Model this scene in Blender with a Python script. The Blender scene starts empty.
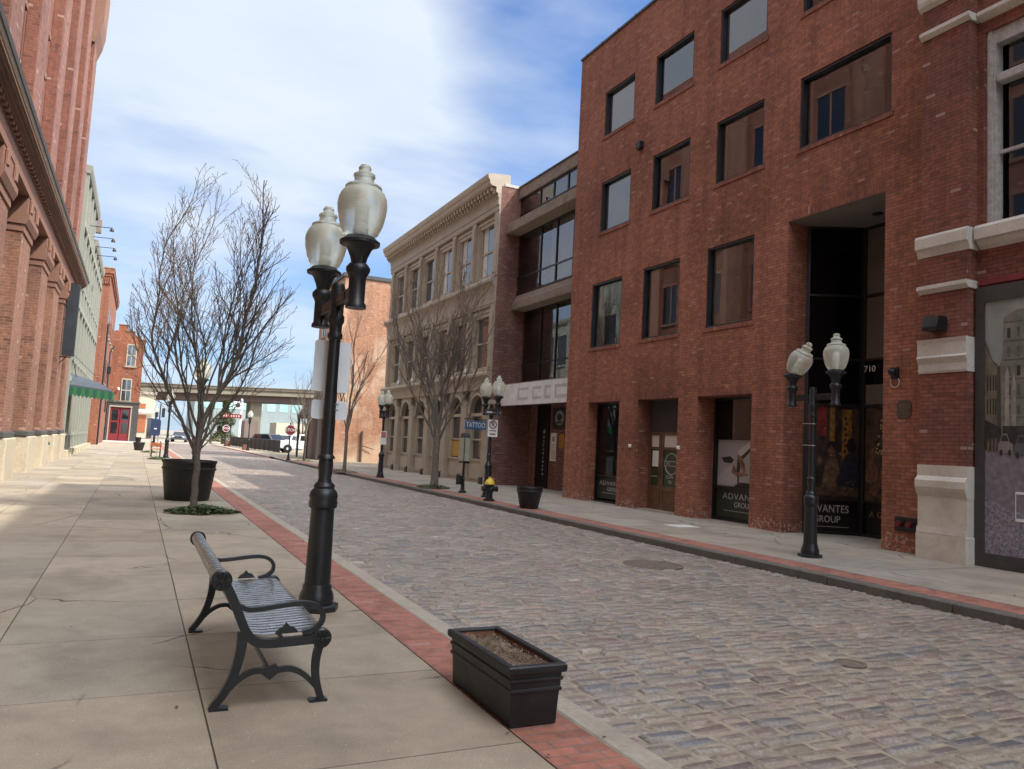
import bpy, math, random
from mathutils import Vector, Matrix
R = math.radians
scene = bpy.context.scene
COL = scene.collection

# ------------------------------------------------------------------ helpers
def tag(o, label=None, cat=None, group=None, kind=None):
    if label: o['label'] = label
    if cat: o['category'] = cat
    if group: o['group'] = group
    if kind: o['kind'] = kind
    return o

ORG = {}          # object -> world origin of its thing
def thing(name, label, cat, loc=(0, 0, 0), group=None):
    o = bpy.data.objects.new(name, None); COL.objects.link(o)
    o.empty_display_size = .2
    o.location = loc; ORG[o] = Vector(loc)
    return tag(o, label, cat, group)

class MB:
    """collects geometry in world coordinates; build() links it as one mesh"""
    def __init__(s): s.v = []; s.f = []; s.c = []; s.col = None
    def add(s, vs, fs):
        n = len(s.v); s.v += [tuple(v) for v in vs]
        s.f += [tuple(i + n for i in f) for f in fs]
        if s.col is not None: s.c += [s.col] * len(fs)
        return s
    def quad(s, a, b, c, d): return s.add([a, b, c, d], [(0, 1, 2, 3)])
    def box(s, x0, x1, y0, y1, z0, z1):
        x0, x1 = min(x0, x1), max(x0, x1); y0, y1 = min(y0, y1), max(y0, y1); z0, z1 = min(z0, z1), max(z0, z1)
        return s.add([(x0,y0,z0),(x1,y0,z0),(x1,y1,z0),(x0,y1,z0),(x0,y0,z1),(x1,y0,z1),(x1,y1,z1),(x0,y1,z1)],
              [(0,3,2,1),(4,5,6,7),(0,1,5,4),(1,2,6,5),(2,3,7,6),(3,0,4,7)])
    def cbox(s, x0, x1, y0, y1, z0, z1, c=.01):
        """box with chamfered edges"""
        x0, x1 = min(x0, x1), max(x0, x1); y0, y1 = min(y0, y1), max(y0, y1); z0, z1 = min(z0, z1), max(z0, z1)
        P = []
        def ring(i, z): return [(x0+i,y0,z),(x1-i,y0,z),(x1,y0+i,z),(x1,y1-i,z),(x1-i,y1,z),(x0+i,y1,z),(x0,y1-i,z),(x0,y0+i,z)]
        def inner(z): return [(x0+c*1.4,y0+c,z),(x1-c*1.4,y0+c,z),(x1-c,y0+c*1.4,z),(x1-c,y1-c*1.4,z),(x1-c*1.4,y1-c,z),(x0+c*1.4,y1-c,z),(x0+c,y1-c*1.4,z),(x0+c,y0+c*1.4,z)]
        P = inner(z0) + ring(c, z0+c) + ring(c, z1-c) + inner(z1)
        F = [tuple(range(7,-1,-1)), tuple(range(24,32))]
        for k in range(3):
            for i in range(8):
                j = (i+1) % 8; F.append((k*8+i, k*8+j, k*8+8+j, k*8+8+i))
        return s.add(P, F)
    def tube(s, pts, rad, n=8, cap=True):
        pts = [Vector(p) for p in pts]
        if not hasattr(rad, '__len__'): rad = [rad]*len(pts)
        vs = []; fs = []
        up = None
        for i, p in enumerate(pts):
            d = (pts[min(i+1, len(pts)-1)] - pts[max(i-1, 0)])
            if d.length < 1e-9: d = Vector((0,0,1))
            d.normalize()
            if up is None:
                a = Vector((0,0,1)) if abs(d.z) < .9 else Vector((1,0,0))
                up = (a - d*a.dot(d)).normalized()
            else:
                up = up - d*up.dot(d)
                up = up.normalized() if up.length > 1e-6 else d.orthogonal().normalized()
            w = d.cross(up)
            for k in range(n):
                t = 2*math.pi*k/n
                vs.append(p + (up*math.cos(t) + w*math.sin(t))*rad[i])
        for i in range(len(pts)-1):
            for k in range(n):
                l = (k+1) % n
                fs.append((i*n+k, i*n+l, (i+1)*n+l, (i+1)*n+k))
        if cap:
            fs.append(tuple(range(n-1,-1,-1))); m = (len(pts)-1)*n
            fs.append(tuple(range(m, m+n)))
        return s.add(vs, fs)
    def lathe(s, prof, c=(0,0,0), n=24, flute=0, fz=(0,0), axis='z', squash=1):
        vs = []; fs = []
        for (r, z) in prof:
            for k in range(n):
                t = 2*math.pi*k/n; rr = r
                if flute and fz[0] <= z <= fz[1] and k % 2: rr = r*(1-flute)
                if axis == 'z': vs.append((c[0]+rr*math.cos(t), c[1]+rr*math.sin(t)*squash, c[2]+z))
                elif axis == 'x': vs.append((c[0]+z, c[1]+rr*math.cos(t), c[2]+rr*math.sin(t)))
                else: vs.append((c[0]+rr*math.sin(t), c[1]+z, c[2]+rr*math.cos(t)))
        for i in range(len(prof)-1):
            for k in range(n):
                l = (k+1) % n; fs.append((i*n+k, i*n+l, (i+1)*n+l, (i+1)*n+k))
        fs.append(tuple(range(n-1,-1,-1))); m = (len(prof)-1)*n
        fs.append(tuple(range(m, m+n)))
        return s.add(vs, fs)
    def prism(s, poly, a0, a1, axis='x'):
        """poly in the other two axes: x->(y,z)  y->(x,z)  z->(x,y)"""
        n = len(poly)
        def P(p, a):
            if axis == 'x': return (a, p[0], p[1])
            if axis == 'y': return (p[0], a, p[1])
            return (p[0], p[1], a)
        vs = [P(p, a0) for p in poly] + [P(p, a1) for p in poly]
        fs = [tuple(range(n-1,-1,-1)), tuple(range(n, 2*n))]
        for i in range(n):
            j = (i+1) % n; fs.append((i, j, n+j, n+i))
        return s.add(vs, fs)
    def strip(s, line, w0, w1, a, axis, thick):
        """ribbon following a 2D line, extruded a[0]..a[1] along axis with thickness"""
        L = []; Rr = []
        for i, p in enumerate(line):
            q0 = Vector(line[max(i-1,0)]); q1 = Vector(line[min(i+1,len(line)-1)])
            d = (q1-q0).normalized(); nrm = Vector((-d.y, d.x))
            t = thick[i]/2 if hasattr(thick,'__len__') else thick/2
            L.append(Vector(p)+nrm*t); Rr.append(Vector(p)-nrm*t)
        m = len(line); vs = []
        def P(p, av): return (p.x, av, p.y) if axis == 'y' else (av, p.x, p.y)
        for av in a:
            vs += [P(p, av) for p in L] + [P(p, av) for p in Rr]
        fs = []; o = 2*m
        for i in range(m-1):
            fs += [(i, i+1, o+i+1, o+i), (m+i, o+m+i, o+m+i+1, m+i+1), (i, m+i, m+i+1, i+1), (o+i, o+i+1, o+m+i+1, o+m+i)]
        fs += [(0, o, o+m, m), (m-1, 2*m-1, o+2*m-1, o+m-1)]
        return s.add(vs, fs)
    def wallx(s, X, y0, y1, z0, z1, holes, depth, out=-1):
        """sheet on plane X with rectangular holes and reveals; out=-1 faces -X"""
        ys = sorted({y0, y1, *[h[0] for h in holes], *[h[1] for h in holes]})
        zs = sorted({z0, z1, *[h[2] for h in holes], *[h[3] for h in holes]})
        for i in range(len(ys)-1):
            for j in range(len(zs)-1):
                cy = (ys[i]+ys[i+1])/2; cz = (zs[j]+zs[j+1])/2
                if any(h[0] < cy < h[1] and h[2] < cz < h[3] for h in holes): continue
                a = [(X,ys[i],zs[j]),(X,ys[i],zs[j+1]),(X,ys[i+1],zs[j+1]),(X,ys[i+1],zs[j])]
                s.quad(*(a if out < 0 else a[::-1]))
        for h in holes:
            d = (h[4] if len(h) > 4 else depth); X2 = X - out*d
            s.quad((X,h[0],h[2]),(X,h[0],h[3]),(X2,h[0],h[3]),(X2,h[0],h[2]))
            s.quad((X,h[1],h[2]),(X2,h[1],h[2]),(X2,h[1],h[3]),(X,h[1],h[3]))
            s.quad((X,h[0],h[3]),(X,h[1],h[3]),(X2,h[1],h[3]),(X2,h[0],h[3]))
            s.quad((X,h[0],h[2]),(X2,h[0],h[2]),(X2,h[1],h[2]),(X,h[1],h[2]))
        return s
    def build(s, name, mat, parent=None, smooth=False, label=None, loc=None, bevel=0):
        off = ORG[parent] if parent is not None else Vector(loc or (0,0,0))
        me = bpy.data.meshes.new(name)
        me.from_pydata([(v[0]-off.x, v[1]-off.y, v[2]-off.z) for v in s.v], [], s.f)
        if s.col is not None:
            at = me.color_attributes.new('tone', 'FLOAT_COLOR', 'CORNER')
            k = 0
            for f, c in zip(s.f, s.c):
                for _ in f: at.data[k].color = (*c, 1); k += 1
        if smooth: me.shade_smooth() if smooth is True else me.shade_smooth()
        me.materials.append(mat)
        if smooth:
            try: me.set_sharp_from_angle(angle=R(40 if smooth is True else smooth))
            except Exception: pass
        o = bpy.data.objects.new(name, me); COL.objects.link(o)
        if parent is not None: o.parent = parent
        else: o.location = off
        ORG[o] = off
        if bevel:
            b = o.modifiers.new('bevel', 'BEVEL'); b.width = bevel; b.segments = 2; b.limit_method = 'ANGLE'; b.angle_limit = R(35)
        if label: o['label'] = label
        return o

def copy_tree(o, parent=None):
    c = o.copy(); COL.objects.link(c)
    if parent is not None: c.parent = parent
    for ch in list(o.children): copy_tree(ch, c)
    return c
def box(*a): return MB().box(*a)

TXT = bpy.data.collections.new('tmp')
def text(body, size, pos, right, up, mat, parent, name='lettering', align='CENTER', ext=.003, width=None, spacing=1):
    cu = bpy.data.curves.new('t', 'FONT'); cu.body = body; cu.size = size; cu.extrude = ext
    cu.align_x = align; cu.align_y = 'CENTER'; cu.resolution_u = 3; cu.space_character = spacing
    ob = bpy.data.objects.new('t', cu); COL.objects.link(ob)
    bpy.context.view_layer.update()
    dg = bpy.context.evaluated_depsgraph_get()
    me = bpy.data.meshes.new_from_object(ob.evaluated_get(dg))
    bpy.data.objects.remove(ob); bpy.data.curves.remove(cu)
    r = Vector(right).normalized(); u = Vector(up).normalized(); n = r.cross(u)
    xs = [v.co.x for v in me.vertices]
    k = 1
    if width: k = width/(max(xs)-min(xs))
    off = ORG[parent] if parent else Vector((0,0,0))
    for v in me.vertices:
        v.co = Vector(pos) + r*v.co.x*k + u*v.co.y + n*(v.co.z+ext) - off
    me.materials.clear(); me.materials.append(mat); me.name = name
    o = bpy.data.objects.new(name, me); COL.objects.link(o)
    if parent: o.parent = parent
    ORG[o] = off
    return o

# ------------------------------------------------------------------ materials
class NT:
    def __init__(s, name):
        s.m = bpy.data.materials.new(name); s.m.use_nodes = True
        s.t = s.m.node_tree; s.t.nodes.clear()
        s.out = s.n('ShaderNodeOutputMaterial')
    def n(s, typ, ins=None, **kw):
        nd = s.t.nodes.new(typ)
        for k, v in kw.items(): setattr(nd, k, v)
        for k, v in (ins or {}).items():
            sk = nd.inputs[k]
            if hasattr(v, 'is_linked'): s.t.links.new(v, sk)
            else: sk.default_value = v
        return nd
    def math(s, op, a, b=0): return s.n('ShaderNodeMath', {0: a, 1: b}, operation=op).outputs[0]
    def mix(s, f, a, b, mode='MIX'):
        nd = s.n('ShaderNodeMix', data_type='RGBA', blend_type=mode)
        for i, v in ((0, f), (6, a), (7, b)):
            if hasattr(v, 'is_linked'): s.t.links.new(v, nd.inputs[i])
            else: nd.inputs[i].default_value = v
        return nd.outputs[2]
    def ramp(s, f, stops):
        nd = s.n('ShaderNodeValToRGB', {0: f}); e = nd.color_ramp.elements
        while len(e) < len(stops): e.new(.5)
        for q, (p, c) in zip(e, stops): q.position = p; q.color = c if len(c) == 4 else (*c, 1)
        return nd.outputs[0]
    def noise(s, vec, scale, detail=4, rough=.55, dist=0):
        return s.n('ShaderNodeTexNoise', {'Vector': vec, 'Scale': scale, 'Detail': detail, 'Roughness': rough, 'Distortion': dist}).outputs[0]
    def bump(s, h, strength=.3, dist=.01, normal=None):
        i = {'Strength': strength, 'Distance': dist, 'Height': h}
        if normal is not None: i['Normal'] = normal
        return s.n('ShaderNodeBump', i).outputs[0]
    def princ(s, **ins):
        p = s.n('ShaderNodeBsdfPrincipled', {k.replace('_', ' '): v for k, v in ins.items()})
        s.t.links.new(p.outputs[0], s.out.inputs[0]); return p
def c4(c): return (*c, 1) if len(c) == 3 else c
def gray(v): return (v, v, v, 1)

def simple(name, col, rough=.6, var=.2, scale=6, metal=0, bump=.15, bscale=60, spec=.5, pos=False):
    t = NT(name)
    v = t.n('ShaderNodeNewGeometry').outputs[0] if pos else t.n('ShaderNodeTexCoord').outputs['Object']
    a = t.noise(v, scale, 6)
    f = t.ramp(a, [(.3, gray(1-var)), (.7, gray(1+var))])
    c = t.mix(1, c4(col), f, 'MULTIPLY')
    rr = t.math('ADD', t.math('MULTIPLY', t.noise(v, scale*3, 3), .25), rough-.12)
    i = dict(Base_Color=c, Roughness=rr, Metallic=metal)
    if bump: i['Normal'] = t.bump(t.noise(v, bscale, 3), bump, .004)
    p = t.princ(**i); p.inputs['Specular IOR Level'].default_value = spec
    return t.m
def dusty(name, col, rough, dust, bump=.15, bscale=60):
    t = NT(name); v = t.n('ShaderNodeTexCoord').outputs['Object']
    n1 = t.noise(v, 3.2, 7, .65, .6); n2 = t.noise(v, 26, 5, .7)
    f = t.math('MULTIPLY', t.ramp(n1, [(.42, gray(0)), (.75, gray(.75))]), t.ramp(n2, [(.35, gray(.3)), (.65, gray(1))]))
    chips = t.ramp(t.noise(v, 55, 3, .6), [(.715, gray(0)), (.74, gray(.8))])
    c = t.mix(f, c4(col), c4(dust)); c = t.mix(chips, c, (.13,.115,.10,1))
    rr = t.math('ADD', t.math('MULTIPLY', f, .35), t.math('ADD', rough, t.math('MULTIPLY', n2, .12)))
    t.princ(Base_Color=c, Roughness=rr, Normal=t.bump(t.noise(v, bscale, 3), bump, .004)); return t.m
def flat(name, col, rough=.6):
    t = NT(name); t.princ(Base_Color=c4(col), Roughness=rough); return t.m

def brick(name, c1, c2, mortar, bw=.205, bh=.0735, ms=.0055, pale=.985, palecol=(.5,.38,.3), grime=(.55, 1.25), soldier=False, gs=.35, big=None, z_low=None):
    t = NT(name)
    g = t.n('ShaderNodeNewGeometry')
    P = t.n('ShaderNodeSeparateXYZ', {0: g.outputs['Position']}); Nn = t.n('ShaderNodeSeparateXYZ', {0: g.outputs['True Normal']})
    ax = t.math('GREATER_THAN', t.math('ABSOLUTE', Nn.outputs[0]), .6)
    az = t.math('GREATER_THAN', t.math('ABSOLUTE', Nn.outputs[2]), .6)
    def sel(f, a, b): # f?b:a
        return t.n('ShaderNodeMix', {0: f, 2: a, 3: b}, data_type='FLOAT').outputs[0]
    u = sel(ax, P.outputs[0], P.outputs[1]); v = sel(az, P.outputs[2], P.outputs[1])
    wob = t.math('MULTIPLY', t.math('SUBTRACT', t.noise(g.outputs['Position'], 3.5, 2), .5), .012)
    v = t.math('ADD', v, wob)
    vec = t.n('ShaderNodeCombineXYZ', {0: v if soldier else u, 1: u if soldier else v}).outputs[0]
    def bt(a, b, m): 
        return t.n('ShaderNodeTexBrick', {'Vector': vec, 'Color1': c4(a), 'Color2': c4(b), 'Mortar': c4(m), 'Scale': 1.0, 'Mortar Size': ms, 'Mortar Smooth': .25, 'Bias': 0., 'Brick Width': bw, 'Row Height': bh})
    b = bt(c1, c2, mortar)
    b2 = bt((0,0,0), (1,1,1), (.5,.5,.5))
    pl = t.math('GREATER_THAN', b2.outputs[0], pale)
    dk = t.ramp(b2.outputs[0], [(0, gray(.55)), (.12, gray(.8)), (.3, gray(1)), (.75, gray(1.05)), (1, gray(1.35))])
    col = t.mix(1, b.outputs[0], dk, 'MULTIPLY')
    n1 = t.noise(g.outputs['Position'], gs, 6, .62, .4)
    col = t.mix(1, col, t.ramp(n1, [(.25, gray(grime[0])), (.5, gray(1)), (.78, gray(grime[1]))]), 'MULTIPLY')
    n2 = t.noise(g.outputs['Position'], 9, 4, .6)
    col = t.mix(1, col, t.ramp(n2, [(.3, gray(.75)), (.7, gray(1.22))]), 'MULTIPLY')
    # rain streaks: tall narrow stains running down the wall
    sv = t.n('ShaderNodeMapping', {'Vector': g.outputs['Position'], 'Scale': (2.6, 2.6, .22)}).outputs[0]
    col = t.mix(1, col, t.ramp(t.noise(sv, 1.0, 5, .6), [(.34, gray(.78)), (.52, gray(1)), (.7, gray(1.06))]), 'MULTIPLY')
    if big:      # large patches of old paint / soot that belong to the wall
        nb = t.noise(g.outputs['Position'], big[1], 5, .65, .8)
        col = t.mix(t.ramp(nb, [(big[2], gray(0)), (big[3], gray(big[4]))]), col, c4(big[0]))
    if z_low:    # efflorescence on the lowest courses
        zz = t.math('ADD', P.outputs[2], t.math('MULTIPLY', t.noise(g.outputs['Position'], 5, 4), .5))
        lo = t.math('LESS_THAN', zz, z_low[1]); spk = t.ramp(t.noise(g.outputs['Position'], 14, 3), [(.54, gray(0)), (.62, gray(.7))])
        col = t.mix(t.math('MULTIPLY', lo, spk), col, c4(z_low[0]))
    keep = t.n('ShaderNodeMix', {0: b.outputs[1], 2: 1.0, 3: 0.0}, data_type='FLOAT').outputs[0]
    col = t.mix(t.math('MULTIPLY', t.math('MULTIPLY', pl, keep), .45), col, c4(palecol))
    h = t.math('ADD', t.math('MULTIPLY', keep, 1.0), t.math('MULTIPLY', n2, .5))
    t.princ(Base_Color=col, Roughness=.88, Normal=t.bump(h, .55, .008))
    return t.m

def stone(name, col, var=.35, stain=(.2,.17,.13), sa=.5, rough=.85, sc=1.2):
    t = NT(name); g = t.n('ShaderNodeNewGeometry').outputs[0]
    n1 = t.noise(g, sc, 7, .65, .3); n2 = t.noise(g, 22, 4)
    c = t.mix(1, c4(col), t.ramp(n2, [(.3, gray(1-var*.5)), (.7, gray(1+var*.5))]), 'MULTIPLY')
    c = t.mix(t.ramp(n1, [(.45, gray(0)), (.72, gray(sa))]), c, c4(stain))
    t.princ(Base_Color=c, Roughness=rough, Normal=t.bump(n2, .3, .006)); return t.m

def glass(name, tint=(.55,.6,.62), ior=2.0, through=.8, rough=.0, wav=.0):
    """window pane: tinted see-through plus a mirror coat"""
    t = NT(name)
    g = t.n('ShaderNodeNewGeometry')
    fr = t.n('ShaderNodeFresnel', {'IOR': ior})
    gl = t.n('ShaderNodeBsdfGlossy', {'Color': (.95,.97,1,1), 'Roughness': rough})
    if wav:
        nb = t.bump(t.noise(g.outputs[0], 1.3, 2), wav, .02)
        t.t.links.new(nb, gl.inputs['Normal'])
    tr = t.n('ShaderNodeBsdfTransparent', {'Color': c4(tuple(x*through for x in tint))})
    mx = t.n('ShaderNodeMixShader', {0: fr.outputs[0], 1: tr.outputs[0], 2: gl.outputs[0]})
    t.t.links.new(mx.outputs[0], t.out.inputs[0]); return t.m
def dark_glass(name, col=(.012,.014,.016), ior=1.9, wav=.0):
    t = NT(name); g = t.n('ShaderNodeNewGeometry')
    i = dict(Base_Color=c4(col), Roughness=.03, IOR=ior)
    if wav: i['Normal'] = t.bump(t.noise(g.outputs[0], 1.1, 2), wav, .02)
    t.princ(**i); return t.m

def cobble_mat():
    t = NT('granite_setts')
    a = t.n('ShaderNodeVertexColor', layer_name='tone').outputs[0]; g = t.n('ShaderNodeNewGeometry').outputs[0]
    n1 = t.noise(g, 40, 5, .6); n2 = t.noise(g, 1.1, 4)
    c = t.mix(1, a, t.ramp(n1, [(.28, gray(.62)), (.72, gray(1.38))]), 'MULTIPLY')
    c = t.mix(t.ramp(t.noise(g, 9, 5, .7), [(.54, gray(0)), (.72, gray(.6))]), c, (.27,.225,.175,1))
    c = t.mix(1, c, t.ramp(n2, [(.3, gray(.85)), (.7, gray(1.15))]), 'MULTIPLY')
    p = t.princ(Base_Color=c, Roughness=t.ramp(n1, [(.3, gray(.42)), (.7, gray(.68))]), Normal=t.bump(n1, .5, .006))
    return t.m
def slab_mat(name, fine=90):
    t = NT(name)
    a = t.n('ShaderNodeVertexColor', layer_name='tone').outputs[0]; g = t.n('ShaderNodeNewGeometry').outputs[0]
    n1 = t.noise(g, fine, 3, .7); n2 = t.noise(g, .9, 6, .6, .5); n3 = t.noise(g, 5, 5, .6)
    c = t.mix(1, a, t.ramp(n1, [(.3, gray(.78)), (.7, gray(1.2))]), 'MULTIPLY')
    c = t.mix(1, c, t.ramp(n2, [(.28, gray(.70)), (.5, gray(1)), (.74, gray(1.16))]), 'MULTIPLY')
    c = t.mix(1, c, t.ramp(n3, [(.3, gray(.9)), (.7, gray(1.08))]), 'MULTIPLY')
    vo = t.n('ShaderNodeTexVoronoi', {'Vector': g, 'Scale': 14.}).outputs[0]
    c = t.mix(t.ramp(vo, [(.05, gray(.55)), (.09, gray(0))]), c, (.62,.56,.46,1))
    c = t.mix(t.ramp(t.noise(g, 1.7, 2), [(.74, gray(0)), (.77, gray(.5))]), c, (.12,.1,.085,1))
    # hairline cracks in some of the slabs
    wv = t.n('ShaderNodeTexNoise', {'Vector': g, 'Scale': 2.2, 'Detail': 5.}).outputs[1]
    cv = t.n('ShaderNodeMix', {0: .22, 4: g, 5: wv}, data_type='VECTOR').outputs[1]
    ck = t.n('ShaderNodeTexVoronoi', {'Vector': cv, 'Scale': .62}, feature='DISTANCE_TO_EDGE').outputs[0]
    msk = t.ramp(t.noise(g, .45, 2), [(.5, gray(0)), (.56, gray(1))])
    c = t.mix(t.math('MULTIPLY', t.math('LESS_THAN', ck, .0045), msk), c, (.07,.06,.05,1))
    t.princ(Base_Color=c, Roughness=.85, Normal=t.bump(n1, .35, .004)); return t.m

M = {}
M['black'] = dusty('black_paint', (.009,.011,.013), .30, (.03,.03,.028), .12, 90)
M['blackm'] = dusty('black_satin', (.007,.007,.008), .36, (.034,.031,.028), .25, 40)
M['navy'] = simple('navy_black_paint', (.011,.013,.018), .36, .3, 9, bump=.12, bscale=90)
M['strap'] = simple('worn_black_strap', (.33,.32,.31), .3, .35, 14, metal=.75, bump=.08)
M['brickR'] = brick('brick_red_brown', (.44,.155,.078), (.21,.072,.046), (.13,.085,.066), ms=.008, pale=.975, palecol=(.5,.27,.19), grime=(.6,1.28), z_low=((.42,.36,.32), .5))
M['soldR'] = brick('brick_soldier', (.38,.13,.07), (.2,.066,.043), (.115,.075,.06), ms=.008, soldier=True, bw=.2, bh=.0735)
M['brickP'] = brick('brick_pilaster', (.29,.098,.06), (.18,.062,.043), (.09,.052,.042), ms=.0075, grime=(.55,1.2), pale=.985)
M['brickM'] = brick('brick_old_mixed', (.25,.085,.055), (.13,.055,.042), (.24,.18,.155), ms=.008, grime=(.5,1.3), pale=.88, palecol=(.28,.18,.14))
M['brickO'] = brick('brick_orange', (.43,.21,.115), (.32,.15,.085), (.37,.27,.2), grime=(.7,1.25), gs=.25, big=((.58,.44,.31), .22, .46, .62, .8))
M['brickL'] = brick('brick_tower', (.235,.082,.05), (.17,.058,.037), (.2,.12,.09), grime=(.75,1.2), bh=.085, bw=.25)
M['brickL2'] = brick('brick_pier', (.28,.125,.075), (.2,.088,.054), (.3,.2,.15), grime=(.7,1.2), bh=.085, bw=.25)
M['brickN'] = brick('brick_bright', (.28,.095,.045), (.22,.07,.035), (.22,.13,.09), grime=(.75,1.2))
M['stoneC'] = stone('cream_stone', (.47,.40,.29), .3, (.3,.24,.17), .5)
M['stoneW'] = stone('weathered_limestone', (.60,.55,.47), .14, (.30,.26,.22), .55, sc=1.6)
M['stoneP'] = stone('pink_terracotta', (.235,.118,.08), .25, (.22,.12,.085), .5)
M['stoneD'] = stone('dark_stone_belt', (.07,.065,.062), .3, (.03,.03,.03), .5)
M['white'] = stone('white_painted_stone', (.58,.55,.49), .2, (.3,.27,.23), .4)
M['iron'] = stone('beige_painted_iron', (.37,.31,.235), .15, (.23,.18,.13), .45, .6)
M['iron2'] = stone('beige_painted_trim', (.42,.355,.27), .15, (.25,.2,.15), .4, .6)
M['grey'] = stone('grey_green_iron', (.25,.25,.205), .25, (.24,.24,.2), .5)
M['conc'] = stone('raw_concrete', (.24,.19,.155), .4, (.11,.085,.07), .7, sc=3)
M['conc2'] = stone('smooth_concrete', (.33,.28,.215), .2, (.3,.25,.2), .5)
M['kerb'] = stone('concrete_kerb', (.36,.31,.245), .25, (.2,.175,.14), .5, sc=2.5)
M['kerbd'] = stone('dark_granite_kerb', (.13,.12,.105), .3, (.06,.055,.05), .6, sc=2.5)
M['paver'] = brick('brick_paver', (.41,.165,.112), (.30,.115,.08), (.2,.14,.115), bw=.21, bh=.105, ms=.007, grime=(.72,1.2), pale=.97, palecol=(.4,.24,.2))
M['slab'] = slab_mat('sidewalk_concrete')
M['cobble'] = cobble_mat()
M['grout'] = simple('sandy_joint', (.30,.245,.185), .95, .3, 8, pos=True, bump=.5, bscale=120)
M['joint'] = simple('dark_joint', (.13,.11,.09), .95, .3, 8, pos=True)
M['groundm'] = simple('dusty_ground', (.26,.22,.17), .95, .25, .4, pos=True, bscale=20)
M['asph'] = simple('worn_asphalt', (.14,.12,.11), .9, .25, .6, pos=True, bscale=60)
M['roofm'] = simple('flat_roof', (.09,.085,.08), .9, .2, 1)
M['bronze'] = simple('dark_bronze_frame', (.012,.012,.013), .4, .2, 5)
M['blue_frame'] = simple('dark_metal_frame', (.018,.022,.028), .4, .2, 5)
M['greyframe'] = simple('charcoal_frame', (.05,.048,.046), .55, .2, 5)
M['glassR'] = glass('coated_pane', (.82,.85,.85), 2.1, .95, wav=.012)
M['glassS'] = glass('clear_pane', (.7,.74,.74), 1.6, .9)
M['glassD'] = dark_glass('dark_pane', wav=.015)
M['glassE'] = dark_glass('black_pane', (.004,.004,.005), 1.3)
M['glassI'] = dark_glass('old_sash_pane', (.035,.045,.055), 2.2, .03)
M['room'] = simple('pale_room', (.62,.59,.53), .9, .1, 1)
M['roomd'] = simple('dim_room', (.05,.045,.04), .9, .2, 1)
M['soot'] = simple('black_panel', (.006,.006,.007), .35, .2, 3)
M['alu'] = simple('sign_back_aluminium', (.74,.77,.78), .55, .08, 3, metal=0, bump=.05)
M['steel'] = simple('steel_band', (.5,.5,.5), .35, .1, 5, metal=.9)
M['wood'] = simple('varnished_oak', (.13,.07,.035), .5, .25, 7)
M['soil'] = simple('dry_soil', (.16,.115,.075), .95, .5, 25, bump=1, bscale=60)
M['rust'] = simple('rusty_iron', (.10,.06,.045), .75, .35, 20, bump=.5, bscale=60, pos=True)
M['lid'] = simple('cast_lid', (.15,.115,.09), .75, .25, 12, bump=.4, bscale=40, pos=True)
M['bark'] = simple('tree_bark', (.105,.085,.068), .9, .3, 14, bump=.6, bscale=45)
M['bark2'] = simple('grey_bark', (.15,.125,.10), .9, .3, 14, bump=.6, bscale=45)
M['twig'] = simple('twig_bark', (.11,.075,.052), .9, .2, 14, bump=0)
M['leaf'] = simple('ground_cover_leaf', (.06,.085,.02), .7, .5, 30, bump=0)
M['conif'] = simple('conifer_foliage', (.10,.115,.03), .8, .5, 3, bump=0)
M['yellow'] = simple('yellow_enamel', (.62,.43,.03), .45, .1, 8)
M['red'] = simple('red_paint', (.17,.013,.018), .5, .12, 4)
M['redsign'] = simple('red_sign', (.14,.014,.018), .5, .1, 4)
M['signw'] = simple('white_sign', (.75,.75,.73), .5, .05, 4, bump=0)
M['signb'] = simple('blue_sign', (.05,.13,.24), .5, .08, 4, bump=0)
M['pan'] = simple('navy_panel', (.02,.035,.09), .5, .1, 4, bump=0)
M['banner'] = simple('faded_white_banner', (.68,.67,.65), .75, .12, 3)
M['carw'] = simple('white_car_paint', (.72,.73,.73), .25, .03, 2, bump=0)
M['card'] = simple('dark_car_paint', (.10,.09,.09), .22, .05, 2, bump=0)
M['cars'] = simple('silver_car_paint', (.5,.53,.58), .25, .03, 2, metal=.3, bump=0)
M['carb'] = simple('slate_car_paint', (.12,.15,.19), .22, .03, 2, metal=.3, bump=0)
M['tyre'] = simple('tyre_rubber', (.015,.015,.015), .9, .1, 5)
M['lampw'] = flat('white_lamp', (.8,.8,.78), .4)
M['taill'] = flat('red_tail_lamp', (.35,.01,.01), .3)
M['orange'] = simple('orange_paint', (.30,.09,.03), .6, .15, 5)
M['creamw'] = stone('cream_wall', (.45,.39,.29), .1, (.45,.38,.28), .4)
M['pale'] = simple('pale_cladding', (.24,.28,.275), .7, .12, .3, pos=True, bump=0)
M['viad'] = stone('viaduct_concrete', (.17,.145,.10), .2, (.27,.23,.16), .5, sc=.3)
M['viadd'] = stone('viaduct_steel', (.10,.065,.055), .2, (.06,.04,.035), .4, sc=.3)
M['aw_grey'] = simple('grey_canvas', (.06,.072,.085), .85, .1, 2)
M['aw_green'] = simple('green_canvas', (.008,.07,.042), .8, .1, 2)
M['aw_green2'] = simple('bright_green_canvas', (.02,.12,.035), .8, .1, 2)
M['fence'] = simple('dark_mesh_screen', (.018,.02,.022), .7, .2, 1)
M['shingle'] = brick('brown_shingle', (.13,.085,.06), (.09,.06,.045), (.04,.03,.025), bw=.25, bh=.14)
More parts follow.
